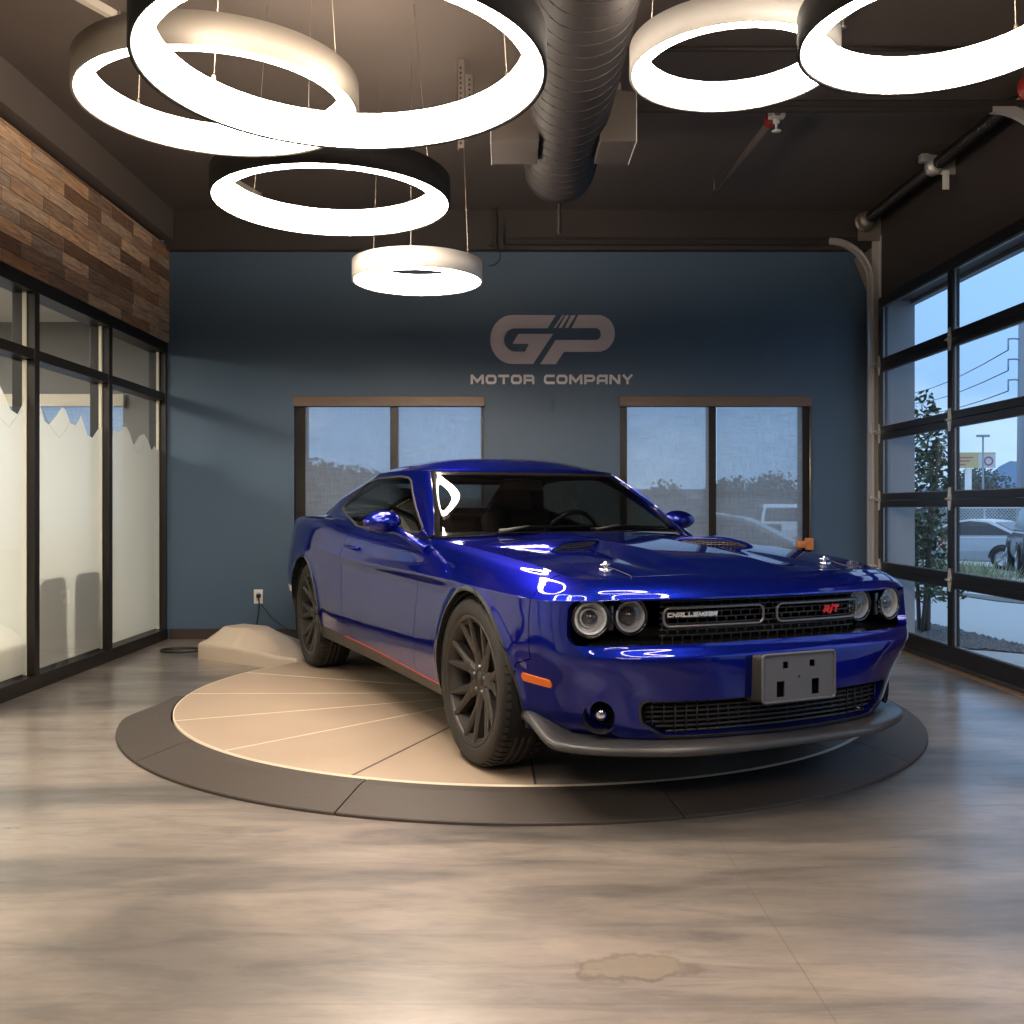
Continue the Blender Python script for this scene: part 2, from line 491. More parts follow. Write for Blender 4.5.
def film_mat():
    m = bpy.data.materials.new('frosted_film'); nt = nodes_of(m); L = nt.links.new
    out = N_(nt, 'ShaderNodeOutputMaterial')
    d = N_(nt, 'ShaderNodeBsdfDiffuse'); t = N_(nt, 'ShaderNodeBsdfTranslucent'); tr = N_(nt, 'ShaderNodeBsdfTransparent'); g = N_(nt, 'ShaderNodeBsdfGlossy', Roughness=0.22)
    tc = N_(nt, 'ShaderNodeTexCoord'); nz = N_(nt, 'ShaderNodeTexNoise', Scale=1.2, Detail=2.0); L(tc.outputs['Object'], nz.inputs['Vector'])
    mc = N_(nt, 'ShaderNodeMix', data_type='RGBA'); mc.inputs[6].default_value = (0.88,0.875,0.80,1); mc.inputs[7].default_value = (0.92,0.915,0.845,1); L(nz.outputs[0], mc.inputs[0])
    L(mc.outputs[2], d.inputs[0]); L(mc.outputs[2], t.inputs[0]); tr.inputs[0].default_value = (0.95,0.96,0.93,1); g.inputs[0].default_value = (0.9,0.9,0.9,1)
    a = N_(nt, 'ShaderNodeMixShader'); a.inputs[0].default_value = 0.5; L(d.outputs[0], a.inputs[1]); L(t.outputs[0], a.inputs[2])
    bb = N_(nt, 'ShaderNodeMixShader'); bb.inputs[0].default_value = 0.20; L(a.outputs[0], bb.inputs[1]); L(tr.outputs[0], bb.inputs[2])
    cc = N_(nt, 'ShaderNodeMixShader'); L(schlick(nt, 0.02), cc.inputs[0]); L(bb.outputs[0], cc.inputs[1]); L(g.outputs[0], cc.inputs[2])
    L(cc.outputs[0], out.inputs[0])
    return m

def shade_mat():
    m = bpy.data.materials.new('roller_shade_mesh'); nt = nodes_of(m); L = nt.links.new
    out = N_(nt, 'ShaderNodeOutputMaterial')
    d = N_(nt, 'ShaderNodeBsdfDiffuse'); t = N_(nt, 'ShaderNodeBsdfTranslucent'); tr = N_(nt, 'ShaderNodeBsdfTransparent')
    d.inputs[0].default_value = (0.46,0.45,0.44,1); t.inputs[0].default_value = (0.46,0.47,0.48,1); tr.inputs[0].default_value = (0.92,0.94,0.96,1)
    tc = N_(nt, 'ShaderNodeTexCoord'); mp = N_(nt, 'ShaderNodeMapping'); mp.inputs['Scale'].default_value = (60, 1, 7); L(tc.outputs['Object'], mp.inputs[0])
    n = N_(nt, 'ShaderNodeTexNoise', Scale=1.0, Detail=3.0); L(mp.outputs[0], n.inputs['Vector'])
    mp2 = N_(nt, 'ShaderNodeMapping'); mp2.inputs['Scale'].default_value = (5, 1, 70); L(tc.outputs['Object'], mp2.inputs[0])
    n2 = N_(nt, 'ShaderNodeTexNoise', Scale=1.0, Detail=3.0, Distortion=0.4); L(mp2.outputs[0], n2.inputs['Vector'])
    ad = N_(nt, 'ShaderNodeMath', operation='ADD'); L(n.outputs[0], ad.inputs[0]); L(n2.outputs[0], ad.inputs[1])
    mr = N_(nt, 'ShaderNodeMapRange'); mr.inputs['From Min'].default_value = 0.7; mr.inputs['From Max'].default_value = 1.3
    mr.inputs['To Min'].default_value = 0.26; mr.inputs['To Max'].default_value = 0.48; L(ad.outputs[0], mr.inputs[0])
    a = N_(nt, 'ShaderNodeMixShader'); a.inputs[0].default_value = 0.55; L(d.outputs[0], a.inputs[1]); L(t.outputs[0], a.inputs[2])
    b = N_(nt, 'ShaderNodeMixShader'); L(mr.outputs[0], b.inputs[0]); L(a.outputs[0], b.inputs[1]); L(tr.outputs[0], b.inputs[2])
    L(b.outputs[0], out.inputs[0])
    return m

M = {}
M['floor'] = floor_mat(); M['wood'] = wood_mat(); M['film'] = film_mat(); M['shade'] = shade_mat()
M['blue_wall'] = mat('slate_blue_paint', (0.062,0.108,0.168), 0.50, var=0.05, scale=1.5, bump=0.04, bscale=90)
M['dark_paint'] = mat('dark_brown_paint', (0.038,0.029,0.025), 0.62, var=0.12, scale=2.0, bump=0.05, bscale=50)
M['ceiling'] = mat('ceiling_brown_paint', (0.118,0.093,0.077), 0.75, var=0.12, scale=1.2, bump=0.08, bscale=30)
M['bronze'] = mat('dark_bronze_aluminium', (0.017,0.013,0.011), 0.36, metal=0.35, var=0.1)
M['black_metal'] = mat('black_powder_coat', (0.012,0.011,0.011), 0.35, metal=0.3, var=0.1)
M['valance'] = mat('brown_fascia', (0.17,0.115,0.085), 0.45, metal=0.2, var=0.06)
M['steel'] = mat('galvanised_steel', (0.56,0.54,0.52), 0.36, metal=0.45, var=0.05, scale=9)
M['steel_dim'] = mat('dull_steel', (0.30,0.26,0.23), 0.5, metal=0.8, var=0.2, scale=25)
M['base'] = mat('brown_baseboard', (0.045,0.032,0.026), 0.45, var=0.1)
M['glass'] = glass('window_glass', (0.95,0.975,0.985), 0.05)
M['dull_glass'] = glass('rough_window_glass', (0.93,0.955,0.965), 0.04, rough=0.35)  # roughened so the ring pendants' reflections blur
M['office_wall'] = mat('grey_office_paint', (0.17,0.165,0.16), 0.6, var=0.03)
M['white_plastic'] = mat('white_plastic', (0.75,0.73,0.69), 0.4, var=0.03)
M['cream'] = mat('cream_board', (0.62,0.56,0.46), 0.5, var=0.04)
M['grey_wall'] = mat('warm_grey_paint', (0.26,0.24,0.22), 0.6, var=0.04)

def structure(o): o['kind'] = 'structure'; return o

# ------------------------------------------------------------------ shell
structure(MB().box(-9.0, XR+0.24, -5.0, YB+0.2, -0.12, 0.0).build('floor', M['floor']))
structure(MB().box(-3.25, XR+0.24, -5.0, YB+0.2, ZC, ZC+0.15).build('ceiling', M['ceiling']))

def px_x(px, Y): return (px-505)/985*Y
def px_z(py, Y): return 1.19+(508-py)/985*Y
# back wall with its two windows
WIN = [(-1.917, -0.19), (1.045, 2.78)]; WZ0, WZ1 = 0.78, 2.20
OW = (-5.6, -3.47)                                     # the office window next door
w = MB()
xs = [XL-0.1, WIN[0][0], WIN[0][1], WIN[1][0], WIN[1][1], XR+0.24]
for a, b in ((xs[0], xs[1]), (xs[2], xs[3]), (xs[4], xs[5])): w.box(a, b, YB, YB+0.18, 0, 3.6)
for a, b in WIN:
    w.box(a, b, YB, YB+0.18, 0, WZ0); w.box(a, b, YB, YB+0.18, WZ1, 3.6)
structure(w.build('wall_back', M['blue_wall']))
structure(MB().box(XL, XR, YB-0.09, YB+0.18, 3.515, ZC).build('trim_1', M['dark_paint']))
structure(MB().box(XL+0.03, XR-0.05, YB-0.018, YB, 0, 0.092).build('baseboard_back', M['base']))
# left wall: planks over the storefront, dark soffit band above
structure(MB().box(XL-0.12, XL+0.02, -5, YB-0.002, 2.69, 3.553).build('wall_left', M['wood']))
structure(MB().box(XL-0.18, XL+0.085, -5, YB-0.09, 3.60, ZC).build('trim_2', M['ceiling']))
structure(MB().box(XL-0.12, XL-0.03, -5, YB, 3.553, 3.60).build('trim_3', M['black_metal']))
# wall behind the camera and the right wall around its two sectional doors
structure(MB().box(-3.25, XR+0.24, -5.15, -5.0, 0, ZC).build('wall_front', M['grey_wall']))
DOORS = [(5.93, 8.75), (1.55, 4.37)]; DH = 3.05
w = MB()
for a, b in ((-5.0, DOORS[1][0]), (DOORS[1][1], DOORS[0][0]), (DOORS[0][1], YB)): w.box(XR, XR+0.24, a, b, 0, ZC)
for a, b in DOORS: w.box(XR, XR+0.24, a, b, DH-0.02, ZC)
structure(w.build('wall_right', M['dark_paint']))

# ------------------------------------------------------------------ back windows and their shades
SHLAB = ['grey mesh roller shade in the back wall window left of the wall logo',
         'grey mesh roller shade in the back wall window right of the wall logo']
def cable(pts, r, **k): return MB().tube(pts, r, **k)
for i, (a, b) in enumerate(WIN):
    root = structure(empty('window_%d' % (i+2), ((a+b)/2, YB+0.1, WZ0)))
    mid = px_x(393.5 if i == 0 else 713, YB)
    ox, oy, oz = root.location
    f = MB()
    f.box(a-ox, a+(0.105 if i == 0 else 0.07)-ox, -0.06, 0.06, 0, WZ1-WZ0); f.box(b-(0.03 if i == 0 else 0.078)-ox, b-ox, -0.06, 0.06, 0, WZ1-WZ0)
    f.box(a-ox, b-ox, -0.06, 0.06, 0, 0.055); f.box(a-ox, b-ox, -0.06, 0.06, WZ1-WZ0-0.05, WZ1-WZ0)
    f.box(mid-0.035-ox, mid+0.035-ox, -0.07, 0.06, 0, WZ1-WZ0)
    f.build('frame', M['bronze'], root, bevel=0.004)
    for q0, q1 in ((a+0.05, mid-0.03), (mid+0.03, b-0.04)):
        MB().add([(q0-ox,0.015,0.04),(q1-ox,0.015,0.04),(q1-ox,0.015,WZ1-WZ0-0.04),(q0-ox,0.015,WZ1-WZ0-0.04)], [(0,1,2,3)]).build('pane', M['dull_glass'], root, fixn=False)
    MB().box(a-ox-0.02, b-ox+0.02, -0.115, -0.06, -0.02, 0.0).build('sill', M['bronze'], root)
    s = empty('roller_shade', ((a+b)/2, YB+0.02, WZ1))
    tag(s, SHLAB[i], 'shade', 'roller shades in the back wall')
    MB().box(a-0.005-ox, b+0.005-ox, -0.045, 0.04, -0.088, 0.004).build('fascia', M['valance'], s, bevel=0.004)
    for q0, q1 in ((a+(0.10 if i == 0 else 0.065), mid-0.034), (mid+0.036, b-(0.022 if i == 0 else 0.072))):
        MB().add([(q0-ox,0.0,-WZ1+WZ0+0.02),(q1-ox,0.0,-WZ1+WZ0+0.02),(q1-ox,0.0,-0.08),(q0-ox,0.0,-0.08)], [(0,1,2,3)]).build('shade_cloth', M['shade'], s, fixn=False)
        MB().rbox(q0-ox, q1-ox, -0.008, 0.008, -WZ1+WZ0+0.004, -WZ1+WZ0+0.028, 0.004).build('hem_bar', M['bronze'], s)
# orange clip with a bead chain on the right jamb
o = empty('chain_clip', (2.715, YB-0.035, 0.81)); tag(o, 'small orange clip on the bead chain at the right jamb of the right back window', 'clip')
M['orange'] = mat('orange_plastic', (0.62,0.21,0.06), 0.45, var=0.15, scale=30)
c = MB().rbox(-0.075, 0.02, -0.03, 0.03, 0.02, 0.085, 0.008); c.rbox(0.0, 0.075, -0.03, 0.025, 0.0, 0.11, 0.01); c.rbox(-0.045, -0.01, -0.034, -0.026, 0.035, 0.07, 0.004)
c.build('clip_body', M['orange'], o)
MB().tube([(0.045,0,0.105),(0.047,0.0,0.7),(0.045,0,1.3)], 0.007, seg=6).build('bead_chain', mat('brass_chain', (0.55,0.38,0.2), 0.35, metal=0.8), o)

# ------------------------------------------------------------------ storefront on the left
ST = structure(empty('window_1', (XL, 8.87, 0)))
my = [8.93, 7.675, 6.467] + [6.467-1.208*k for k in range(1, 10)]
TR = 2.195
fr = MB()
def stx(a, b): return a, b
fr_x = (-0.15, 0.0)
for k, y in enumerate(my):
    w2 = 0.034
    if k == 0: MB().box(fr_x[0], fr_x[1], y-0.02-8.87, YB-8.87, 0, 2.69).build('jamb', M['bronze'], ST, bevel=0.003)
    else: MB().box(fr_x[0], fr_x[1], y-w2-8.87, y+w2-8.87, 0, 2.69).build('mullion', M['bronze'], ST, bevel=0.003)
yend = my[-1]-8.87
MB().box(fr_x[0]-0.004, fr_x[1]+0.006, yend, YB-8.87, 2.60, 2.69).build('head_rail', M['bronze'], ST, bevel=0.003)
MB().box(fr_x[0]+0.004, fr_x[1]-0.004, yend, 0.0, TR-0.034, TR+0.034).build('transom_rail', M['bronze'], ST, bevel=0.003)
MB().box(fr_x[0]-0.004, fr_x[1]+0.008, yend, YB-8.87, 0, 0.095).build('sill_rail', M['bronze'], ST, bevel=0.003)
GX = -0.045
# mountain skyline of the film, traced per pane as fractions across the pane (0 = far edge of the room) and heights
def film_pts(i, y0, y1):
    import random as R
    if i == 0: q = [(0,1.735),(0.05,1.705),(0.10,1.745),(0.16,1.70),(0.24,1.79),(0.31,1.83),(0.40,1.81),(0.52,1.72),(0.60,1.82),(0.66,1.86),(0.73,1.855),(0.80,1.80),(0.88,1.815),(1,1.78)]
    elif i == 1: q = [(0,1.80),(0.05,1.805),(0.16,1.72),(0.24,1.735),(0.335,1.87),(0.375,1.83),(0.43,1.79),(0.50,1.80),(0.565,1.89),(0.62,1.90),(0.70,1.83),(0.80,1.76),(0.86,1.78),(0.93,1.92),(1,1.985)]
    elif i == 2: q = [(0,1.91),(0.10,1.79),(0.18,1.81),(0.30,1.95),(0.36,1.985),(0.43,1.95),(0.5,1.97),(0.62,1.83),(0.75,1.90),(0.88,1.84),(1,1.9)]
    else:
        rr = random.Random(i); q = [(t/9, 1.78+0.16*rr.random()) for t in range(10)]
    return [(y1-(y1-y0)*t, z) for t, z in q]
RIDGE = [[(0.28,1.80),(0.36,1.69),(0.42,1.655),(0.5,1.70),(0.58,1.78)], [(0.52,1.80),(0.56,1.75),(0.66,1.68),(0.78,1.75),(0.9,1.87)], [(0.05,1.82),(0.2,1.7),(0.33,1.76),(0.5,1.72)]]
M['lit_edge'] = mat('cream_lit_edge', (0.75,0.70,0.55), 0.4)  # cream strips paint in the office light caught on inner mullion faces
M['ridge'] = mat('film_line', (0.16,0.15,0.13), 0.6)
for i in range(len(my)-1):
    y1 = my[i]-0.03-8.87; y0 = my[i+1]+0.03-8.87
    MB().add([(GX,y0,0.09),(GX,y1,0.09),(GX,y1,TR-0.03),(GX,y0,TR-0.03)], [(0,1,2,3)]).build('pane', M['glass'], ST)
    MB().add([(GX,y0,TR+0.03),(GX,y1,TR+0.03),(GX,y1,2.61),(GX,y0,2.61)], [(0,1,2,3)]).build('transom_pane', M['glass'], ST)
    MB().box(GX-0.03, GX-0.008, y1-0.022, y1, 0.10, TR-0.035).box(GX-0.03, GX-0.008, y1-0.022, y1, TR+0.035, 2.60).build('mullion_lit_edge', M['lit_edge'], ST)['kind'] = 'structure'
    pts = film_pts(i, y0+0.02, y1-0.02)
    poly = [(y1-0.02, 0.115), (y0+0.02, 0.115)] + pts[::-1]
    v = [(GX-0.0055, a, b) for a, b in poly]
    fm = MB().add(v, [list(range(len(v)))]).build('frosted_film', M['film'], ST, fixn=False)
    if i < 3:
        L_ = RIDGE[i]; yy = lambda t: y1-0.02-(y1-y0-0.04)*t
        MB().tube([(GX-0.007, yy(t), z) for t, z in L_], 0.0025, seg=4).build('ridge_line', M['ridge'], ST)
# solid wall where the storefront ends, behind the camera
structure(MB().box(XL-0.12, XL, -5, my[-1]-0.03, 0, 2.69).build('wall_storefront_end', M['grey_wall']))

# ------------------------------------------------------------------ the office behind the frosted glass
w = MB()
w.box(-9, OW[0], YB, YB+0.18, 0, 2.9); w.box(OW[1], XL-0.1, YB, YB+0.18, 0, 2.9); w.box(OW[0], OW[1], YB, YB+0.18, 0, 0.78); w.box(OW[0], OW[1], YB, YB+0.18, 2.2, 2.9)
structure(w.build('wall_office_back', M['office_wall']))
structure(MB().box(-9.1, -9, -2, YB, 0, 2.9).build('wall_office_left', M['office_wall']))
structure(MB().box(-9, XL-0.13, -2.1, -2, 0, 2.9).build('wall_office_front', M['office_wall']))
structure(MB().box(-9, XL-0.13, -2, YB, 2.88, 2.95).build('ceiling_office', mat('office_ceiling', (0.62,0.60,0.57), 0.7)))
ow = structure(empty('window_4', ((OW[0]+OW[1])/2, YB, 0.78)))
cx_ = (OW[0]+OW[1])/2
MB().box(OW[0]-cx_-0.02, OW[1]-cx_+0.02, -0.05, 0.0, 1.33, 1.44).build('head_trim', M['cream'], ow)
MB().add([(OW[0]-cx_,0.05,0),(OW[1]-cx_,0.05,0),(OW[1]-cx_,0.05,1.42),(OW[0]-cx_,0.05,1.42)], [(0,1,2,3)]).build('pane', M['glass'], ow)
o = empty('roller_shade', (cx_, YB+0.02, 2.1)); tag(o, 'blue-grey mesh roller shade in the office window seen above the frosted glass', 'shade')
MB().add([(OW[0]-cx_,0,-1.3),(OW[1]-cx_,0,-1.3),(OW[1]-cx_,0,0.05),(OW[0]-cx_,0,0.05)], [(0,1,2,3)]).build('shade_cloth', M['shade'], o, fixn=False)
for y, nm in ((6.6, 'office_ceiling_light'), (3.4, 'office_ceiling_light')):
    o = empty(nm, (-5.4, y, 2.88)); tag(o, 'flat white ceiling panel light in the office, %s one' % ('back' if y > 5 else 'front'), 'ceiling light', 'office ceiling lights')
    MB().box(-0.62, 0.62, -0.32, 0.32, -0.02, 0).build('light_frame', M['white_plastic'], o)
    MB().box(-0.58, 0.58, -0.28, 0.28, -0.026, -0.02).build('light_diffuser', emit('office_light', (1.0,0.93,0.77), 48.0), o)
# chairs standing just behind the film
M['chair_cloth'] = mat('grey_chair_cloth', (0.10,0.098,0.09), 0.8, var=0.08, scale=30)
def make_chair(loc, label, hw):
    r = empty('office_chair', loc, rotz=PI/2); tag(r, label, 'chair', 'grey office chairs')
    rc = 0.085; pl = [(x*(hw-rc)+rc*math.cos(math.radians(a0+15*k)), 0.735-rc+rc*math.sin(math.radians(a0+15*k))) for x, a0 in ((1,0),(-1,90)) for k in range(7)]+[(-hw,0.14),(hw,0.14)]
    MB().prism(pl, 1, -0.05, 0.03).build('backrest', M['chair_cloth'], r, bevel=0.02)
    MB().rbox(-hw, hw, 0.02, 0.46, 0.34, 0.44, 0.03, 3).build('seat', M['chair_cloth'], r)
    for x in (-hw+0.03, hw-0.03):
        for y in (0.0, 0.42): MB().tube([(x, y, 0), (x, y, 0.36)], 0.012, seg=8).build('leg', M['black_metal'], r)
    return r
CX = XL-0.045-0.075
make_chair((CX, 6.80, 0), 'grey round-backed chair against the frosted pane, left one beside the dark mullion', 0.20)
make_chair((CX, 7.355, 0), 'grey round-backed chair against the frosted pane, right one past the white outlet', 0.225)
o = empty('sofa', (XL-0.50, 5.86, 0), 0.0); tag(o, 'low white upholstered sofa behind the frosted pane at the photo edge', 'sofa')
MB().rbox(-0.42, 0.38, -0.62, 0.62, 0.06, 0.30, 0.05).build('seat', M['white_plastic'], o); MB().rbox(0.16, 0.40, -0.62, 0.62, 0.25, 0.40, 0.06).build('backrest', M['white_plastic'], o)
MB().rbox(-0.36, 0.34, -0.56, 0.56, 0.0, 0.07, 0.01).build('plinth', M['black_metal'], o)

def outlet(loc, label, plug=False):
    o = empty('wall_outlet', loc); tag(o, label, 'outlet')
    MB().rbox(-0.041, 0.041, -0.008, 0.0, -0.065, 0.065, 0.004).build('cover_plate', M['white_plastic'], o)
    for z in (0.024, -0.024):
        MB().rbox(-0.017, 0.017, -0.011, -0.007, z-0.014, z+0.014, 0.003).build('socket', mat('outlet_socket', (0.5,0.48,0.45), 0.4), o)
    return o
outlet((px_x(258.5, YB), YB, px_z(596.5, YB)), 'white wall outlet with a black plug on the blue wall above the cream cover')
outlet((px_x(68, YB), YB, px_z(598, YB)), 'white wall outlet seen through the frosted glass between the grey chairs')
o = MB().rbox(-0.03, 0.03, -0.008, 0, -0.058, 0.058, 0.003).rbox(-0.02, 0.02, -0.012, -0.007, -0.045, 0.045, 0.003).build('blank_plate', M['blue_wall'], loc=(px_x(551, YB), YB, px_z(405, YB)))
tag(o, 'blank blue-painted box plate on the back wall under the company name', 'wall plate')
# ------------------------------------------------------------------ ring pendants
M['ring_white'] = mat('ring_white_paint', (0.60,0.57,0.53), 0.45, var=0.02)
M['ring_dark'] = mat('ring_dark_paint', (0.009,0.0075,0.007), 0.75, var=0.04, spec=0.25)
M['ring_beige'] = mat('ring_beige_paint', (0.26,0.225,0.185), 0.5, var=0.02)
M['ring_glow'] = emit('ring_diffuser', (1.0,0.845,0.69), 28.0)
M['wire'] = mat('thin_wire', (0.42,0.36,0.28), 0.4, metal=0.7)
def ring(cx, cy, z, R, label, body, W=0.066, B=0.108, spread=0.75):
    o = empty('ring_pendant', (cx, cy, z)); tag(o, label, 'ceiling light', 'ring pendant lights')
    MB().lathe([(R-0.012,0.004),(R-0.009,0),(R,0),(R,B),(R-W+0.004,B),(R-W+0.004,B-0.006),(R-0.012,B-0.006)], 96, closed=True).build('ring_housing', M[body], o)
    MB().lathe([(R-0.0125,0.006),(R-0.02,0.001),(R-W+0.02,0.001),(R-W+0.006,0.004),(R-W,0.018),(R-W,B-0.004)], 96).build('ring_diffuser', M['ring_glow'], o)
    for k in range(3):
        a = 0.5+2*PI*k/3
        c, s = math.cos(a), math.sin(a)
        MB().tube([(c*(R-0.05), s*(R-0.05), B), (c*R*spread, s*R*spread, ZC-z)], 0.0015, seg=5).build('suspension_wire', M['wire'], o)
        MB().lathe([(0.0,0.02),(0.006,0.02),(0.008,0)], 8, c=(c*(R-0.05), s*(R-0.05), B)).build('wire_grip', M['wire'], o)
    return o
def ring_at(pcx, k, Yc, R, label, body, **kw):
    """pcx: image column of the ring centre; k: f*dz/Yc"""
    return ring((pcx-505)/985*Yc, Yc, 1.19+k*Yc/985, R, label, body, **kw)
ring_at(344, 431.5, 2.91, 0.60, 'largest glowing ring pendant, dark outside, hanging nearest the camera over the car bonnet', 'ring_dark')
ring_at(220, 400, 3.60, 0.503, 'big white-sided glowing ring pendant half hidden behind the largest ring', 'ring_beige')
ring_at(332, 304, 5.02, 0.602, 'dark-sided glowing ring pendant below the largest ring and above the smallest', 'ring_dark', B=0.13, W=0.085)
ring_at(417.5, 226, 6.06, 0.40, 'smallest glowing ring pendant, white sided, hanging lowest before the blue wall', 'ring_white', B=0.118, W=0.105)
ring_at(733, 436.8, 3.88, 0.405, 'white-sided glowing ring pendant just right of the spiral duct', 'ring_white')
ring_at(940, 469, 2.94, 0.41, 'dark-sided glowing ring pendant nearest the garage door at the upper right', 'ring_dark')
# unseen pendants like the others, added behind the camera to light the room
ring(-1.1, -0.4, 2.85, 0.60, 'unseen glowing ring pendant added behind the camera to light the room, beside the storefront', 'ring_white')
ring(1.5, 0.35, 2.75, 0.60, 'unseen glowing ring pendant added behind the camera to light the room, beside the added door', 'ring_white')

# ------------------------------------------------------------------ spiral duct with two boots
M['duct'] = mat('duct_brown_paint', (0.022,0.0175,0.015), 0.62, metal=0.0, var=0.1, scale=4)
DX, DZ, DR, DY = 0.354, 3.40, 0.226, 6.42
o = empty('spiral_duct', (DX, DY, DZ)); tag(o, 'brown round spiral duct running under the ceiling above the car', 'duct')
MB().lathe([(DR,-11.0),(DR,-0.10),(DR+0.004,-0.095),(DR+0.004,-0.07),(DR,-0.065),(DR,0.0),(DR-0.05,0.03),(0.0,0.035)], 64, axis='y').build('duct_barrel', M['duct'], o)
pts = []; n = 0
turn = 0.118
for k in range(int(10.6/turn*24)):
    a = 2*PI*k/24; pts.append(((DR+0.001)*math.cos(a), -0.10-turn*k/24, (DR+0.001)*math.sin(a)))
MB().tube(pts, 0.0042, seg=5).build('spiral_seam', M['duct'], o)
M['boot'] = mat('boot_brown_paint', (0.075,0.06,0.05), 0.6)
M['duct_in'] = mat('duct_inside', (0.02,0.016,0.014), 0.6)
for sx in (-1, 1):
    b = MB(); y0, y1 = -1.02, -0.66
    xa, xb = sx*(DR-0.06), sx*(0.365 if sx > 0 else 0.43)
    # boot with a sloped outer face: deeper at the back
    poly = [(xa, -0.20), (xb, -0.20), (xb, 0.07), (xa, 0.10)]
    b.prism([(p[0], p[1]) for p in poly], 1, y0, y1)
    ob = b.build('duct_boot', M['boot'], o, bevel=0.004)
    MB().box(min(xb,xb+sx*0.004), max(xb,xb+sx*0.004), y0-0.004, y1, -0.205, 0.074).build('grille_frame', M['ring_white'], ob)
    MB().box(min(xb+sx*0.0041,xb+sx*0.006), max(xb+sx*0.0041,xb+sx*0.006), y0+0.02, y1-0.02, -0.18, 0.05).build('grille_face', M['duct_in'], ob)
MB().tube([(0,0.0,-0.19),(0.0,0.0,-0.42)], 0.012, seg=8).build('drop_rod', M['duct'], o)
MB().tube([(0,-0.4,DR),(0,-0.4,ZC-DZ)], 0.006, seg=6).build('hanger_rod', M['steel_dim'], o)
MB().tube([(0,-3.4,DR),(0,-3.4,ZC-DZ)], 0.006, seg=6).build('hanger_rod', M['steel_dim'], o)

# ------------------------------------------------------------------ sectional glass doors on the right
M['hinge'] = mat('zinc_hinge', (0.72,0.71,0.70), 0.3, metal=0.5, var=0.05)
def garage_door(idx, y0, y1):
    root = structure(empty('door_%d' % idx, (XR, y1, 0)))
    X0, X1 = -0.045, 0.01
    L_ = y1-y0; ym = -L_/2
    secs = [0.0, 0.654, 1.258, 1.848, 2.449, DH]
    for k in range(5):
        z0, z1 = secs[k]+0.0012, secs[k+1]-0.0012
        if k == 0: z0 = 0.03
        s = MB()
        lo = z0 + (0.13 if k == 0 else 0.056); hi = z1 - (0.085 if k == 4 else 0.056)
        s.box(X0, X1, -L_, 0, z0, lo); s.box(X0, X1, -L_, 0, hi, z1)
        for a, b in ((-0.075, 0), (ym-0.042, ym+0.042), (-L_, -L_+0.075)): s.box(X0, X1, a, b, lo, hi)
        so = s.build('door_section', M['black_metal'], root, bevel=0.003)
        for a, b in ((ym+0.042, -0.075), (-L_+0.075, ym-0.042)):
            MB().add([(-0.013,a,lo),(-0.013,b,lo),(-0.013,b,hi),(-0.013,a,hi)], [(0,1,2,3)]).build('pane', M['glass'], so, fixn=False)
            be = MB()
            for q in ((a, a+0.007, lo, hi), (b-0.007, b, lo, hi), (a, b, lo, lo+0.006), (a, b, hi-0.006, hi)): be.box(-0.03, -0.018, *q)
            be.build('glazing_bead', M['bead'], so)
        if k:
            for y, nm in ((ym, 'centre_hinge'), (-0.03, 'roller_hinge'), (-L_+0.03, 'roller_hinge')):
                h = MB(); h.rbox(X0-0.014, X0-0.001, y-0.03, y+0.03, secs[k]-0.012, secs[k]+0.012, 0.004)
                h.prism([(y-0.014, secs[k]-0.085), (y+0.014, secs[k]-0.085), (y+0.03, secs[k]), (y+0.014, secs[k]+0.085), (y-0.014, secs[k]+0.085), (y-0.03, secs[k])], 0, X0-0.006, X0-0.001)
                h.tube([(X0-0.018, y-0.035, secs[k]), (X0-0.018, y+0.035, secs[k])], 0.009, seg=8)
                if nm == 'roller_hinge':
                    s_ = 1 if y > -1 else -1
                    h.tube([(X0-0.03, y, secs[k]+0.02), (X0-0.03, y+s_*0.09, secs[k]+0.02)], 0.008, seg=8)
                    h.lathe([(0,-0.01),(0.02,-0.01),(0.02,0.01),(0,0.01)], 14, axis='y', c=(X0-0.03, y+s_*0.09, secs[k]+0.02))
                h.build(nm, M['hinge'], root)
    MB().rbox(X0-0.01, X1+0.01, -L_, 0, 0.0, 0.035, 0.008).build('weather_seal', mat('black_rubber', (0.02,0.02,0.02), 0.7), root)
    MB().box(X0-0.06, X0+0.012, -L_-0.0, 0.0, -0.001, 0.006).build('threshold', mat('threshold_strip', (0.20,0.13,0.085), 0.5), root)
    return root
M['bead'] = mat('glazing_bead', (0.22,0.23,0.25), 0.35, metal=0.5)
garage_door(1, *DOORS[0]); garage_door(2, *DOORS[1])  # second door is unseen, suggested by bonnet reflections, added to light the room

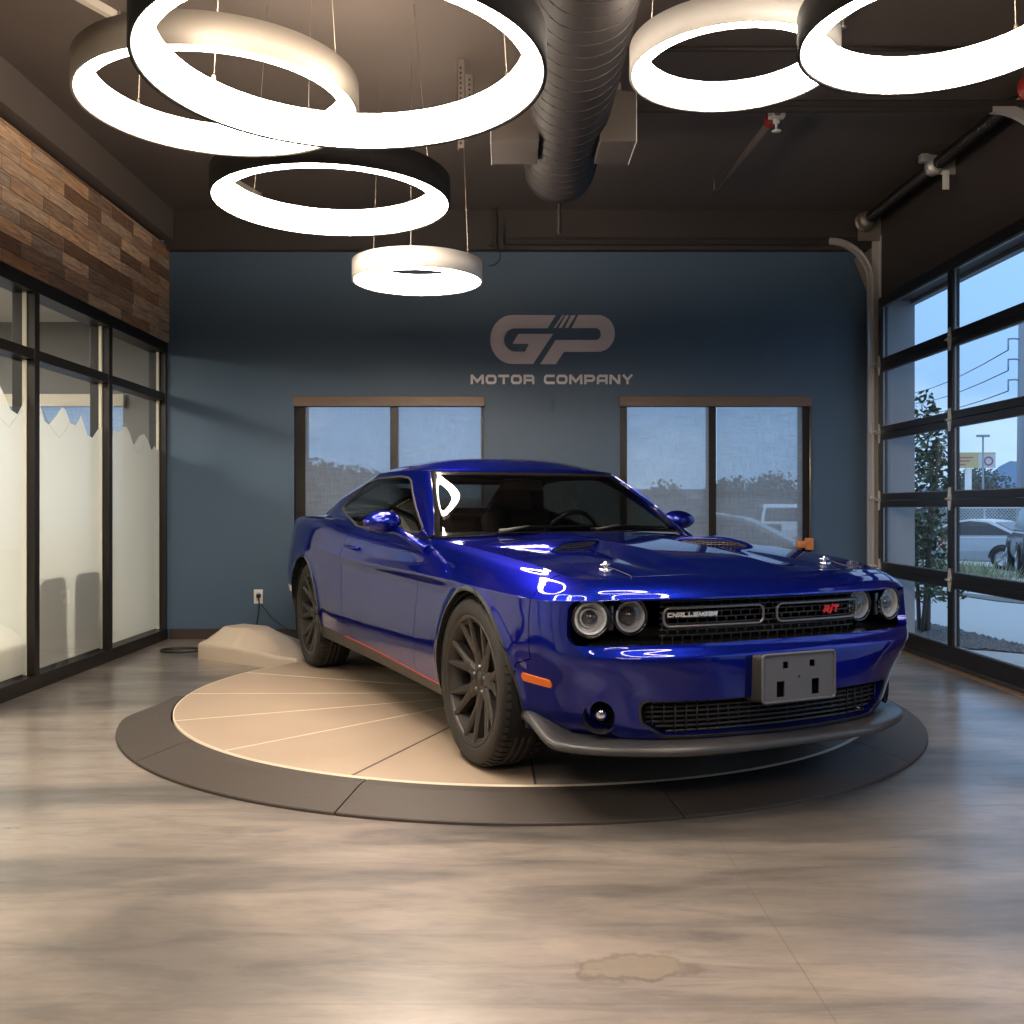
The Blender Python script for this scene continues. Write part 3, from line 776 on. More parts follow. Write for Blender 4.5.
def door_hardware(idx, y0, y1):
    X = XR-0.09; ZT = 3.575; r = 0.37; RL0 = 3.25
    for y, sg in ((y1+0.055, 1), (y0-0.055, -1)):
        o = empty('garage_door_track', (X, y, 0))
        first = (idx == 1); RL = RL0 if (first and sg > 0) else 2.55
        tag(o, ('galvanised %s track with curved top beside the %s' % (('back', 'blue wall') if sg > 0 else ('front', 'photo edge'))) if first else 'galvanised track of the added unseen door behind the photo edge, %s side' % ('back' if sg > 0 else 'front'), 'door track', 'sectional door tracks')
        path = [(0,0,0.0),(0,0,ZT-r)] + [(-r+r*math.cos(t), 0, ZT-r+r*math.sin(t)) for t in [PI/2*k/12 for k in range(1,13)]]
        prof = [(-0.028,-0.02),(0.028,-0.02),(0.028,0.018),(0.02,0.018),(0.02,-0.012),(-0.02,-0.012),(-0.02,0.018),(-0.028,0.018)]
        vs = []; n = len(path)
        for i, p in enumerate(path):
            a = path[max(i-1,0)]; b = path[min(i+1,n-1)]
            t = Vector((b[0]-a[0],0,b[2]-a[2])).normalized(); nr = Vector((t.z,0,-t.x))
            for q in prof: vs.append((p[0]+nr.x*q[0], sg*(-q[1]), p[2]+nr.z*q[0]))
        fs = []
        m = len(prof)
        for i in range(n-1):
            for k in range(m): fs.append((i*m+k, i*m+(k+1)%m, (i+1)*m+(k+1)%m, (i+1)*m+k))
        MB().add(vs, fs).build('track_rail', M['steel'], o)
        MB().box(-RL, -r, min(0,sg*0.02), max(0,sg*0.02), ZT-0.028, ZT-0.02).box(-RL, -r, min(sg*0.014,sg*0.018), max(sg*0.014,sg*0.018), ZT-0.028, ZT+0.028).box(-RL, -r, min(0,sg*0.02), max(0,sg*0.02), ZT+0.02, ZT+0.028).build('ceiling_rail', M['duct'], o)
        a = MB(); a.box(0.02, 0.085, sg*0.022, sg*0.028, 0, 3.62); a.box(0.079, 0.085, min(0,sg*0.028)-0.03, max(0,sg*0.028)+0.02, 0, 3.62)
        a.build('angle_bracket', M['steel'], o)
        g = MB(); g.prism([(0.06,3.55),(0.06,2.95),(-0.03,3.15),(-0.14,3.42)], 1, sg*0.030, sg*0.034); g.build('gusset_plate', M['steel_dim'], o)
        hb = MB()
        hb.box(-RL+0.05, 0.08, sg*0.03, sg*0.034, ZT-(0.03 if sg > 0 else 0.0), ZT+0.035); hb.box(-RL+0.05, 0.08, sg*0.0, sg*0.034, ZT+0.031, ZT+0.035)
        hb.build('horizontal_angle', M['duct'], o)
        for hx, hz0 in ((-RL-0.13, 3.50),):
            h = MB(); h.box(hx, hx+0.035, -0.02, -0.016, hz0, ZC); h.box(hx, hx+0.004, -0.02, 0.018, hz0, ZC)
            h.box(hx+0.05, hx+0.10, -0.02, -0.016, hz0+0.02, hz0+0.22); h.box(hx-0.01, hx+0.14, -0.022, -0.018, hz0, hz0+0.03)
            h.build('hanger_strap', M['duct'] if sg > 0 else M['steel_dim'], o)
    o = empty('torsion_spring', (XR-0.16, y1, 3.735)); first = idx == 1
    tag(o, 'dark torsion spring shaft with drums above the %s' % ('glass garage door' if first else 'added unseen second garage door behind the photo edge'), 'door spring', 'torsion springs')
    L_ = y1-y0
    MB().tube([(0,0.12,0),(0,-L_-0.1,0)], 0.013, seg=10).build('shaft', M['steel_dim'], o)
    for a, b in ((-0.14, -L_/2+0.08), (-L_/2-0.08, -L_+0.25)):
        MB().tube([(0,a,0),(0,b,0)], 0.043, seg=18).build('spring_core', M['duct_in'], o)
        pts = []; nT = int(abs(b-a)/0.024)
        for k in range(nT*10): pts.append((0.043*math.cos(2*PI*k/10), a+(b-a)*k/(nT*10), 0.043*math.sin(2*PI*k/10)))
        MB().tube(pts, 0.0065, seg=5).build('spring_coil', M['black_metal'], o)
    for y in (-0.02, -L_+0.02):
        MB().lathe([(0.015,-0.07),(0.055,-0.07),(0.078,-0.035),(0.078,0.02),(0.09,0.02),(0.09,0.035),(0.015,0.035)], 28, axis='y', c=(0,y,0)).build('cable_drum', M['steel_dim'] if y > -1 else M['red'], o)
        MB().prism([(-0.05,-0.16),(0.155,-0.16),(0.155,0.10),(0.06,0.06),(-0.05,0.05)], 1, y+0.06, y+0.066).build('bearing_plate', M['steel_dim'], o)
    c = MB(); y = -L_/2
    c.prism([(-0.06,-0.06),(0.155,-0.06),(0.155,0.07),(-0.06,0.09)], 1, y-0.004, y+0.004)
    c.lathe([(0.014,-0.045),(0.06,-0.045),(0.064,-0.01),(0.064,0.01),(0.06,0.045),(0.014,0.045)], 24, axis='y', c=(0,y,0))
    c.rbox(-0.11,-0.05,y-0.03,y+0.03,0.03,0.09,0.006)
    c.build('winding_cone', M['steel'], o)
    t = MB().rbox(0.02,0.07,y-0.09,y-0.085,-0.20,-0.06,0.002); t.build('hang_tag', M['white_plastic'], o)
M['red'] = mat('red_enamel', (0.35,0.02,0.02), 0.4)
door_hardware(1, *DOORS[0]); door_hardware(2, *DOORS[1])

# ------------------------------------------------------------------ bits on the ceiling
o = empty('sprinkler_pipe', (1.68, 7.9, 3.70)); tag(o, 'thin dark sprinkler pipe with a red and white head under the right ceiling', 'pipe')
MB().tube([(0,0,0),(0.05,-1.75,0.0)], 0.024, seg=12).build('pipe_run', M['ceiling'], o)
MB().tube([(0,0,0),(0,0,ZC-3.70)], 0.008, seg=6).build('hanger_rod', M['steel_dim'], o)
s = MB(); s.lathe([(0,-0.10),(0.03,-0.10),(0.03,-0.095),(0.008,-0.09),(0.008,-0.05),(0.022,-0.045),(0.022,0.0),(0,0.0)], 14, c=(0.05,-1.62,-0.01)); s.rbox(0.0,0.10,-1.66,-1.60,-0.03,0.03,0.01)
s.build('sprinkler_head', M['white_plastic'], o)
MB().rbox(0.0,0.07,-1.56,-1.50,-0.04,0.03,0.012).build('pipe_clamp', M['red'], o)
def strut(px, py, Y, dx, dy, ln, label):
    z = ZC-0.045; o = empty('ceiling_strut', ((px-505)/985*(985*(z-1.19)/(508-py)), 985*(z-1.19)/(508-py), z)); tag(o, label, 'strut')
    a = math.atan2(dy, dx)
    m = MB(); m.box(0, ln, -0.02, 0.02, 0, 0.045); m.xf(Matrix.Rotation(a, 4, 'Z')); m.build('strut_channel', M['cream'], o)
    h = MB(); h.tube([(0.03*math.cos(a+1.57), 0.03*math.sin(a+1.57), 0.045), (0.03*math.cos(a+1.57), 0.03*math.sin(a+1.57), -0.03)], 0.006, seg=6); h.lathe([(0,-0.03),(0.018,-0.03),(0.018,-0.02),(0,-0.02)], 10, c=(0.03*math.cos(a+1.57), 0.03*math.sin(a+1.57), 0)); h.build('strut_bolt', M['steel'], o)
strut(115, 20, 0, -0.5, -1, 0.5, 'cream metal strut on the ceiling above the white-sided ring at the upper left')
strut(258, 198, 0, -0.3, -1, 0.55, 'cream metal strut on the ceiling seen through the lower dark-sided ring')
strut(838, 22, 0, 0.25, -1, 0.4, 'cream metal strut on the ceiling seen through the ring nearest the garage door')
o = empty('ceiling_bracket', (px_x(466, 5.9), 5.9, 3.56)); tag(o, 'perforated steel angle bracket hanging from the ceiling inside the largest ring', 'bracket')
b = MB(); b.box(-0.05,-0.046,-0.02,0.03,-0.22,0.31); b.box(-0.05,-0.01,-0.02,-0.016,-0.22,0.31); b.box(0.0,0.045,-0.02,-0.016,-0.02,0.22); b.box(0.041,0.045,-0.02,0.02,-0.02,0.22)
b.build('bracket_angle', M['steel_dim'], o)
h = MB()
for k in range(16): h.box(-0.036,-0.026,-0.0215,-0.0205,-0.2+k*0.03,-0.186+k*0.03)
for k in range(7): h.box(0.016,0.026,-0.0215,-0.0205,0.0+k*0.03,0.014+k*0.03)
h.build('bracket_slots', M['duct_in'], o)['kind'] = 'stuff'
o = MB().tube([(px_x(300,7.0)+0.6*t, 6.9-0.25*t+0.03*math.sin(9*t), ZC-0.02-0.02*math.sin(7*t)) for t in [k/12 for k in range(13)]], 0.012, seg=8).build('ceiling_cable', M['black_metal']); tag(o, 'dark loose cable on the ceiling seen through the lower dark-sided ring', 'cable')
o = MB().tube([(0.62, 5.72, ZC-0.014), (3.2, 5.72, ZC-0.014)], 0.014, seg=8).build('conduit', M['dark_paint']); tag(o, 'dark conduit crossing the ceiling behind the right-hand ring lights', 'conduit')
o = MB().tube([(px_x(489,8.6)+0.1*math.sin(t), 8.66, 3.50-0.09+0.09*math.cos(t)) for t in [PI*k/12*1.0 for k in range(13)]], 0.006, seg=6).build('looped_cable', M['duct']); tag(o, 'short looped cable by the door track hanger above the blue wall', 'cable')

# ------------------------------------------------------------------ company sign on the back wall
M['sign_white'] = mat('pale_silver_letters', (0.72,0.69,0.69), 0.4, metal=0.1, var=0.03)
M['sign'] = mat('brushed_rose_silver', (0.56,0.50,0.515), 0.42, metal=0.2, var=0.04)
def wallpt(zx, zy): return (px_x(450+zx/5.12, YB), px_z(300+zy/5.12, YB))
def arc(cx, cy, rx, ry, a0, a1, n=14): return [(cx+rx*math.cos(math.radians(a0+(a1-a0)*k/n)), cy-ry*math.sin(math.radians(a0+(a1-a0)*k/n))) for k in range(n+1)]
G = [(541,79)] + arc(320,203,114,125,90,270) + [(425,328),(527,175),(350,175),(319,225),(404,225),(384,265)] + arc(335,205,58,60,270,90)[::1] + [(499,145)]
Pp = arc(757,172,86,94,90,-90) + [(583,266),(543,329),(462,329),(541,206)] + arc(745,175,27,31,-90,90) + [(622,144),(656,78)]
bars = [[(575,79),(584,79),(541,143),(531,143)], [(592,79),(610,79),(572,143),(556,143)], [(620,79),(643,79),(604,143),(588,143)]]
sg = empty('wall_logo', (wallpt(525,200)[0], YB-0.012, wallpt(525,200)[1])); tag(sg, 'silver GP logo with slanted bars above the company name on the blue wall', 'wall sign')
def poly_on_wall(pts, parent, name, th=0.012):
    ox, oy, oz = parent.location
    q = [(wallpt(*p)[0]-ox, wallpt(*p)[1]-oz) for p in pts]
    from mathutils.geometry import tessellate_polygon
    q = [p for k, p in enumerate(q) if math.hypot(p[0]-q[k-1][0], p[1]-q[k-1][1]) > 1e-4]
    n = len(q); y0 = YB-0.014-oy
    tri = tessellate_polygon([[Vector((x, z, 0)) for x, z in q]])
    vs = [(x, y0, z) for x, z in q]+[(x, y0+th, z) for x, z in q]
    fs = [list(t) for t in tri]+[[n+i for i in t][::-1] for t in tri]+[(i, (i+1) % n, n+(i+1) % n, n+i) for i in range(n)]
    return MB().add(vs, fs).build(name, M['sign'], parent)
poly_on_wall(G, sg, 'letter_g'); poly_on_wall(Pp, sg, 'letter_p')
for b in bars: poly_on_wall(b, sg, 'logo_bar')

def sq(pts, closed=False, w=0.2):
    """strokes -> quads in glyph space with square joints"""
    out = []
    P = [Vector((p[0], p[1])) for p in pts]; n = len(P)
    L = []; R_ = []
    for i in range(n):
        a = P[i-1] if (i > 0 or closed) else None; b = P[(i+1) % n] if (i < n-1 or closed) else None
        d0 = (P[i]-a).normalized() if a is not None else (b-P[i]).normalized()
        d1 = (b-P[i]).normalized() if b is not None else d0
        n0 = Vector((-d0.y, d0.x)); n1 = Vector((-d1.y, d1.x)); bis = n0+n1; bis = bis/max(0.35, bis.dot(n0))
        L.append(P[i]+bis*w/2); R_.append(P[i]-bis*w/2)
    for i in range(n if closed else n-1):
        j = (i+1) % n
        out.append([L[i], L[j], R_[j], R_[i]])
    return out
def glyph(ch, W=1.25, w=0.22):
    h = w/2; c = 0.16; r = W-h; t = 1-h
    box = [(h+c,h),(r-c,h),(r,h+c),(r,t-c),(r-c,t),(h+c,t),(h,t-c),(h,h+c)]
    if ch == 'O': return sq(box, True, w), W
    if ch == 'C': return sq([(r+h,h),(h+c,h),(h,h+c),(h,t-c),(h+c,t),(r+h,t)], False, w), W
    if ch == 'G': return sq([(r+h,t),(h+c,t),(h,t-c),(h,h+c),(h+c,h),(r-c,h),(r,h+c),(r,0.5),(W*0.5,0.5)], False, w), W
    if ch == 'T': return sq([(0,t),(W,t)], False, w)+sq([(W/2,t),(W/2,0)], False, w), W
    if ch == 'R': return sq([(h,0),(h,t),(r-c,t),(r,t-c),(r,0.52),(r-c,0.42),(h,0.42)], False, w)+sq([(r-0.05,0.46),(r,0.3),(r,0)], False, w), W
    if ch == 'P': return sq([(h,0),(h,t),(r-c,t),(r,t-c),(r,0.5),(r-c,0.36),(h,0.36)], False, w), W
    if ch == 'A': return sq([(h,0),(h,t-c),(h+c,t),(r,t),(r,0)], False, w)+sq([(h,0.36),(r,0.36)], False, w), W
    if ch == 'N': return sq([(h,0),(h,t),(h+0.1,t),(r-0.1,h),(r,h),(r,1)], False, w), W
    if ch == 'M': W2 = W*1.22; r = W2-h; return sq([(h,0),(h,1)], False, w)+sq([(r,0),(r,1)], False, w)+sq([(h,0.95),(W2/2,0.28),(r,0.95)], False, w), W2
    if ch == 'Y': return sq([(h*0.8,1),(W/2,0.45),(W-h*0.8,1)], False, w)+sq([(W/2,0.5),(W/2,0)], False, w), W
    if ch == 'H': return sq([(h,0),(h,1)], False, w)+sq([(r,0),(r,1)], False, w)+sq([(h,0.5),(r,0.5)], False, w), W
    if ch == 'L': return sq([(h,1),(h,h),(W,h)], False, w), W
    if ch == 'E': return sq([(W,h),(h,h),(h,t),(W,t)], False, w)+sq([(h,0.5),(W,0.5)], False, w), W
    if ch == 'r': return sq([(h,0),(h,t),(r-c,t),(r,t-c),(r,0.56),(r-c,0.45),(h,0.45)], False, w)+sq([(W*0.45,0.45),(r+0.05,0)], False, w), W
    if ch == '/': return sq([(0.05,-0.12),(W*0.42,1.12)], False, w), W*0.45
    return [], W*0.55
def text_quads(s, gap=0.17, W=1.25, w=0.22, shear=0.0):
    x = 0; out = []
    for k, ch in enumerate(s):
        q, wd = glyph(ch, W, w)
        out.append((ch, [[(p[0]+x+shear*p[1], p[1]) for p in f] for f in q]))
        x += wd+gap
    return out, x-gap
x0, z0 = wallpt(106, 431); x1, z1 = wallpt(936, 383)
nm = empty('wall_lettering', ((x0+x1)/2, YB-0.012, z0)); tag(nm, 'silver MOTOR COMPANY lettering under the logo on the blue wall', 'wall sign')
qs, wd = text_quads('MOTOR COMPANY', gap=0.2, W=1.22, w=0.26)
sx_ = (x1-x0)/wd; sz_ = z1-z0
for ch, quads in qs:
    if not quads: continue
    mb = MB()
    for q in quads:
        p = [(x0-nm.location.x+a*sx_, b*sz_) for a, b in q]
        mb.prism(p, 1, -0.002, 0.012)
    mb.build('letter_'+ch.lower(), M['sign_white'], nm)

# ------------------------------------------------------------------ turntable, its ramp and motor cover
TC = (0.088, 5.95); TH = 0.075; TR_ = 1.985
M['deck_tan'] = mat('tan_deck', (0.43,0.335,0.248), 0.5, var=0.10, scale=3.0, bump=0.08, bscale=25)
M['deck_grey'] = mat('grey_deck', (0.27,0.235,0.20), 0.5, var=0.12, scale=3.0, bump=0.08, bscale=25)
M['deck_seam'] = mat('deck_seam', (0.82,0.70,0.55), 0.5)
M['ramp'] = mat('dark_ramp_board', (0.062,0.050,0.043), 0.62, var=0.14, scale=5, bump=0.12, bscale=60)
tt = empty('turntable', (TC[0], TC[1], 0)); tag(tt, 'round tan car turntable with pale radial seams under the blue car', 'turntable')
def pol(r, deg): a = math.radians(deg); return (r*math.sin(a), -r*math.cos(a))
for k in range(16):
    a0 = 1.0+22.5*k; a1 = a0+22.5
    ga = 0.05
    seg = [pol(TR_-0.006, a0+ga+(22.5-2*ga)*q/8) for q in range(9)] + [pol(0.05, a1-ga), pol(0.05, a0+ga)]
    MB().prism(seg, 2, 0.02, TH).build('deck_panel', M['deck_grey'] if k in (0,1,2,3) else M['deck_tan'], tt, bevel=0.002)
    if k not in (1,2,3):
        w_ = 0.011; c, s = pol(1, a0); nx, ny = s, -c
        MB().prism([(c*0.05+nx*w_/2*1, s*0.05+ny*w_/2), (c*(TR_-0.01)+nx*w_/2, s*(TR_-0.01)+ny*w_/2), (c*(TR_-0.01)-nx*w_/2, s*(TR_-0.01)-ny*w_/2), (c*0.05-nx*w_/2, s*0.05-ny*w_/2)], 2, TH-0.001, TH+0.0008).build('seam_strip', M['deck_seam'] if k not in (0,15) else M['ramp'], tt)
MB().lathe([(TR_-0.006,0.02),(TR_,0.02),(TR_,TH),(TR_-0.006,TH)], 160, closed=True).build('edge_trim', M['deck_seam'], tt)
MB().lathe([(0.0,0.0),(TR_-0.15,0.0),(TR_-0.15,0.02),(0.0,0.02)], 64).build('base_plate', M['black_metal'], tt)
ra = [-88, -52.6, -19.2, 15.2, 52.0, 88, 124]
names = ['dark ramp segment at the left end of the ring, in front of the cream cover', 'dark ramp segment left of the front wheel, second from the left end',
         'dark ramp segment nearest the camera, in front of the front wheel', 'dark ramp segment in front of the licence plate bracket',
         'dark ramp segment at the right under the far headlights', 'dark ramp segment behind the car nose by the garage door']
R0, R1 = TR_+0.012, 2.268
for k in range(6):
    a0, a1 = ra[k]+0.09, ra[k+1]-0.09
    o = empty('turntable_ramp', (*[TC[i]+pol((R0+R1)/2, (a0+a1)/2)[i] for i in (0,1)], 0)); tag(o, names[k], 'ramp', 'ramp segments round the turntable')
    vs = []; n = 28
    for q in range(n+1):
        a = a0+(a1-a0)*q/n
        ro = R1 if not (k == 0) else R1-0.115*max(0, 1-q/8)**1.5
        for r, z in ((R0,0.0),(R0,TH-0.004),(R0+0.06,TH-0.008),(ro-0.004,0.014),(ro,0.010),(ro,0.0)):
            x, y = pol(r, a); vs.append((x+TC[0]-o.location.x, y+TC[1]-o.location.y, z))
    fs = [[*range(6)][::-1], [n*6+i for i in range(6)]]
    for q in range(n):
        for i in range(6): fs.append((q*6+i, q*6+(i+1)%6, (q+1)*6+(i+1)%6, (q+1)*6+i))
    MB().add(vs, fs).build('ramp_board', M['ramp'], o)

# cream motor cover, radial to the turntable
p0 = Vector((-2.43, 7.78)); p1 = Vector((-1.765, 7.33)); d = (p1-p0).normalized(); nrm = Vector((-d.y, d.x))
o = empty('motor_cover', (p0.x, p0.y, 0), math.atan2(d.y, d.x)); tag(o, 'cream moulded plastic motor cover on the floor beside the turntable', 'cover')
# local x runs to the turntable, y to the back wall; stations of (x, half-top-width, top height, shoulder height)
stn = [(0.0,0.10,0.150,0.125),(0.03,0.11,0.19,0.128),(0.13,0.12,0.252,0.13),(0.40,0.12,0.252,0.13),(0.47,0.115,0.235,0.128),(0.78,0.11,0.120,0.108),(0.88,0.11,0.105,0.098),(1.10,0.10,0.098,0.092)]
Wd = 0.52; vs = []
for (x, hw, zt, zs) in stn:
    m = Wd/2; e = 0.012
    cut = 0.06*(1 if x > 0.5 else 0)
    prof = [(0,0),(0.0,zs-0.02),(e,zs),(m-hw-0.015,zt-0.02 if zt>zs+0.03 else zt-0.004),(m-hw+0.02,zt),(m+hw-0.02,zt),(m+hw+0.015,zt-0.02 if zt>zs+0.03 else zt-0.004),(Wd-e,zs),(Wd,zs-0.02),(Wd,0)]
    vs += [(x, y, z) for y, z in prof]
m = len(prof); fs = [list(range(m))[::-1], [(len(stn)-1)*m+i for i in range(m)]]
for i in range(len(stn)-1):
    for k in range(m-1): fs.append((i*m+k, i*m+k+1, (i+1)*m+k+1, (i+1)*m+k))
cv = MB().add(vs, fs, True).build('cover_shell', mat('cream_abs', (0.60,0.50,0.40), 0.42, var=0.03), o)
md = cv.modifiers.new('bevel', 'BEVEL'); md.width = 0.016; md.segments = 4; md.limit_method = 'ANGLE'; md.angle_limit = math.radians(18)
M['cord'] = mat('black_cord', (0.012,0.011,0.010), 0.5)
# coiled lead on the floor, and the cord from the outlet
lx, ly = px_x(186, 8.25), 8.15
pts = [(lx+0.24+0.05*t, ly+0.05, 0.008) for t in (1.6, 1.0, 0.4)] + [(lx+0.17*math.cos(t), ly+0.13*math.sin(t), 0.009+0.012*(t/12)) for t in [0.4+0.25*k for k in range(44)]]
o = MB().tube(pts, 0.008, seg=8).build('floor_cable', M['cord']); tag(o, 'black cable coiled on the floor left of the cream cover', 'cable')
ox, oz = px_x(259, YB), px_z(597, YB)
o = empty('power_cord', (ox, YB, oz)); tag(o, 'black power cord plugged into the outlet and hanging behind the cream cover', 'cord')
MB().rbox(-0.018,0.02,-0.035,-0.009,-0.005,0.03,0.006).build('plug', M['cord'], o)
MB().tube([(0,-0.03,0.0),(0.012,-0.045,-0.03),(0.012,-0.04,-0.10),(-0.004,-0.035,-0.2),(-0.01,-0.05,-0.3),(0.02,-0.08,-0.37)], 0.006, seg=8).build('cord_run', M['cord'], o)
wx = lambda px: px_x(px, 8.92)-ox
MB().tube([(0.012,-0.03,-0.05),(0.06,-0.03,-0.10),(wx(272),-0.04,px_z(618,8.92)-oz),(wx(286),-0.04,px_z(628,8.92)-oz),(wx(300),-0.06,px_z(634,8.9)-oz)], 0.003, seg=6).build('thin_lead', M['cord'], o)
# ------------------------------------------------------------------ sky
wd_ = bpy.data.worlds.new('sky'); scene.world = wd_; wd_.use_nodes = True
nt = wd_.node_tree
for n in list(nt.nodes): nt.nodes.remove(n)
L = nt.links.new
out = N_(nt, 'ShaderNodeOutputWorld'); bg = N_(nt, 'ShaderNodeBackground', Strength=1.05); L(bg.outputs[0], out.inputs[0])
tc = N_(nt, 'ShaderNodeTexCoord'); sp = N_(nt, 'ShaderNodeSeparateXYZ'); L(tc.outputs['Generated'], sp.inputs[0])
rp = N_(nt, 'ShaderNodeValToRGB'); e = rp.color_ramp.elements
e[0].position = 0.0; e[0].color = (0.19,0.33,0.53,1); e[1].position = 0.22; e[1].color = (0.215,0.40,0.70,1)
x = e.new(0.6); x.color = (0.40,0.58,0.85,1)
L(sp.outputs[2], rp.inputs[0])
mp = N_(nt, 'ShaderNodeMapping'); mp.inputs['Scale'].default_value = (1.2,1.2,3.4); L(tc.outputs['Generated'], mp.inputs[0])
nz = N_(nt, 'ShaderNodeTexNoise', Scale=2.3, Detail=6.0, Roughness=0.55); L(mp.outputs[0], nz.inputs['Vector'])
cr = N_(nt, 'ShaderNodeValToRGB'); cr.color_ramp.elements[0].position = 0.46; cr.color_ramp.elements[1].position = 0.72
L(nz.outputs[0], cr.inputs[0])
ml = N_(nt, 'ShaderNodeMath', operation='MULTIPLY'); ml.inputs[1].default_value = 0.75; L(cr.outputs[0], ml.inputs[0])
mx = N_(nt, 'ShaderNodeMix', data_type='RGBA'); L(ml.outputs[0], mx.inputs[0]); L(rp.outputs[0], mx.inputs[6]); mx.inputs[7].default_value = (0.42,0.56,0.72,1)
L(mx.outputs[2], bg.inputs[0])

# ------------------------------------------------------------------ grounds
M['road'] = mat('pale_concrete_road', (0.40,0.41,0.41), 0.8, var=0.1, scale=0.8)
M['asphalt'] = mat('grey_asphalt', (0.12,0.12,0.12), 0.85, var=0.15, scale=3)
M['gravel'] = mat('dark_gravel', (0.13,0.135,0.14), 0.9, var=0.95, scale=14, bump=1.0, bscale=40)
M['kerb'] = mat('kerb_concrete', (0.45,0.45,0.43), 0.8)
M['stucco'] = mat('grey_stucco', (0.27,0.29,0.325), 0.8, bump=0.1)
def gz(X, Y): return -0.05 - 0.052*max(0.0, X-4.2)
v = []; f = []
xs = [XR+0.2, 3.8, 4.2, 8, 14, 30, 80, 400]; ys = [-60, -5, 5, 12, 20, 40, 100, 400]
for x in xs:
    for y in ys: v.append((x, y, gz(min(x, 30), y)))
n = len(ys)
for i in range(len(xs)-1):
    for j in range(n-1): f.append((i*n+j, (i+1)*n+j, (i+1)*n+j+1, i*n+j+1))
structure(MB().add(v, f).build('ground_road', M['road']))
structure(MB().add([(-60,YB+0.18,-0.2),(XR+0.2,YB+0.18,-0.2),(XR+0.2,100,-0.6),(-60,100,-0.6)], [(0,1,2,3)]).build('ground_lot', M['asphalt']))
# dark gutter line across the road, gravel bed, kerb
def gp(px, py, z0=-0.05):
    z = z0
    for _ in range(12):
        Y = 985*(1.19-z)/(py-508); X = (px-505)/985*Y; z = gz(X, Y)
    return X, Y, z
def patch(name, pxs, m, dz, sub=True):
    P = [gp(*p) for p in pxs]
    vs = [(x, y, z+dz) for x, y, z in P]
    return MB().add(vs, [list(range(len(vs)))]).build(name, m)
structure(patch('ground_gravel', [(890,612),(914,621),(960,631),(1000,641),(1060,655),(1060,657),(1000,652),(945,648.5),(890,648)], M['gravel'], 0.012))
rng = random.Random(4); ps = [(890,612),(914,621),(960,631),(1000,641),(1060,655),(1060,657),(1000,652),(945,648.5),(890,648)]
pv = []; pf = []
while len(pf) < 5200:
    qx, qy = rng.uniform(905,1045), rng.uniform(617,656)
    if float(sdpoly(np.array([qx]), np.array([qy]), ps)[0]) > -0.4: continue
    x, y, z = gp(qx, qy); r = rng.uniform(0.012, 0.035); a = rng.uniform(0, 6.28); b = len(pv)
    for k in range(4): pv.append((x+r*math.cos(a+PI/2*k), y+r*0.8*math.sin(a+PI/2*k), z+0.012))
    pv.append((x, y, z+0.012+r*0.8)); pf += [(b,b+1,b+4),(b+1,b+2,b+4),(b+2,b+3,b+4),(b+3,b,b+4)]
o = MB().add(pv, pf).build('gravel', mat('loose_gravel', (0.14,0.15,0.16), 0.85, var=0.8, scale=45), fixn=False); o['kind'] = 'stuff'; tag(o, 'loose grey gravel in the bed outside the garage door', 'gravel')
structure(patch('ground_gutter', [(925,590),(955,592.5),(1000,597.5),(1060,603),(1060,607),(1000,602),(955,595.5),(925,593)], M['asphalt'], 0.012))
gx, gy, g0 = gp(960, 578)
structure(MB().box(XR+0.24, 3.655, DOORS[0][1]+0.08, 9.3, -0.1, 4.2).build('wall_pier', M['stucco']))
structure(MB().box(XR+0.012, 3.635, DOORS[0][1]-0.012, DOORS[0][1]+0.078, -0.1, DH+0.02).build('trim_4', M['stucco']))
structure(MB().box(XR+0.24, 3.66, -5, DOORS[0][1]+0.12, 3.0, 4.2).build('wall_lintel', M['stucco']))
structure(MB().box(-9, XR+0.24, YB+0.18, YB+0.45, 2.28, 4.2).build('wall_fascia', M['stucco']))

# ------------------------------------------------------------------ plants
M['leaf'] = mat('shrub_leaf', (0.075,0.115,0.05), 0.55, var=0.45, scale=3)
M['leaf_far'] = mat('far_tree_leaf', (0.085,0.10,0.075), 0.8, var=0.4, scale=2)
M['bark'] = mat('bark', (0.12,0.09,0.07), 0.8, var=0.2, scale=15)
M['dry_grass'] = mat('dry_grass', (0.30,0.32,0.19), 0.8, var=0.3, scale=5)
def leaves(mb, cx, cy, cz, rx, ry, rz, n, s, rng, hollow=0.0):
    vs = []; fs = []
    for _ in range(n):
        while True:
            p = Vector((rng.uniform(-1,1), rng.uniform(-1,1), rng.uniform(-1,1)))
            if hollow < p.length < 1: break
        c = Vector((cx+p.x*rx, cy+p.y*ry, cz+p.z*rz))
        a = Vector((rng.uniform(-1,1), rng.uniform(-1,1), rng.uniform(-0.6,0.9))).normalized()
        b = a.cross(Vector((rng.uniform(-1,1), rng.uniform(-1,1), rng.uniform(-1,1)))).normalized()
        k = s*rng.uniform(0.6, 1.25); i = len(vs)
        vs += [c-a*k, c-a*k*0.2+b*k*0.42, c+a*k, c-a*k*0.2-b*k*0.42]; fs.append((i,i+1,i+2,i+3))
    mb.add(vs, fs, False)
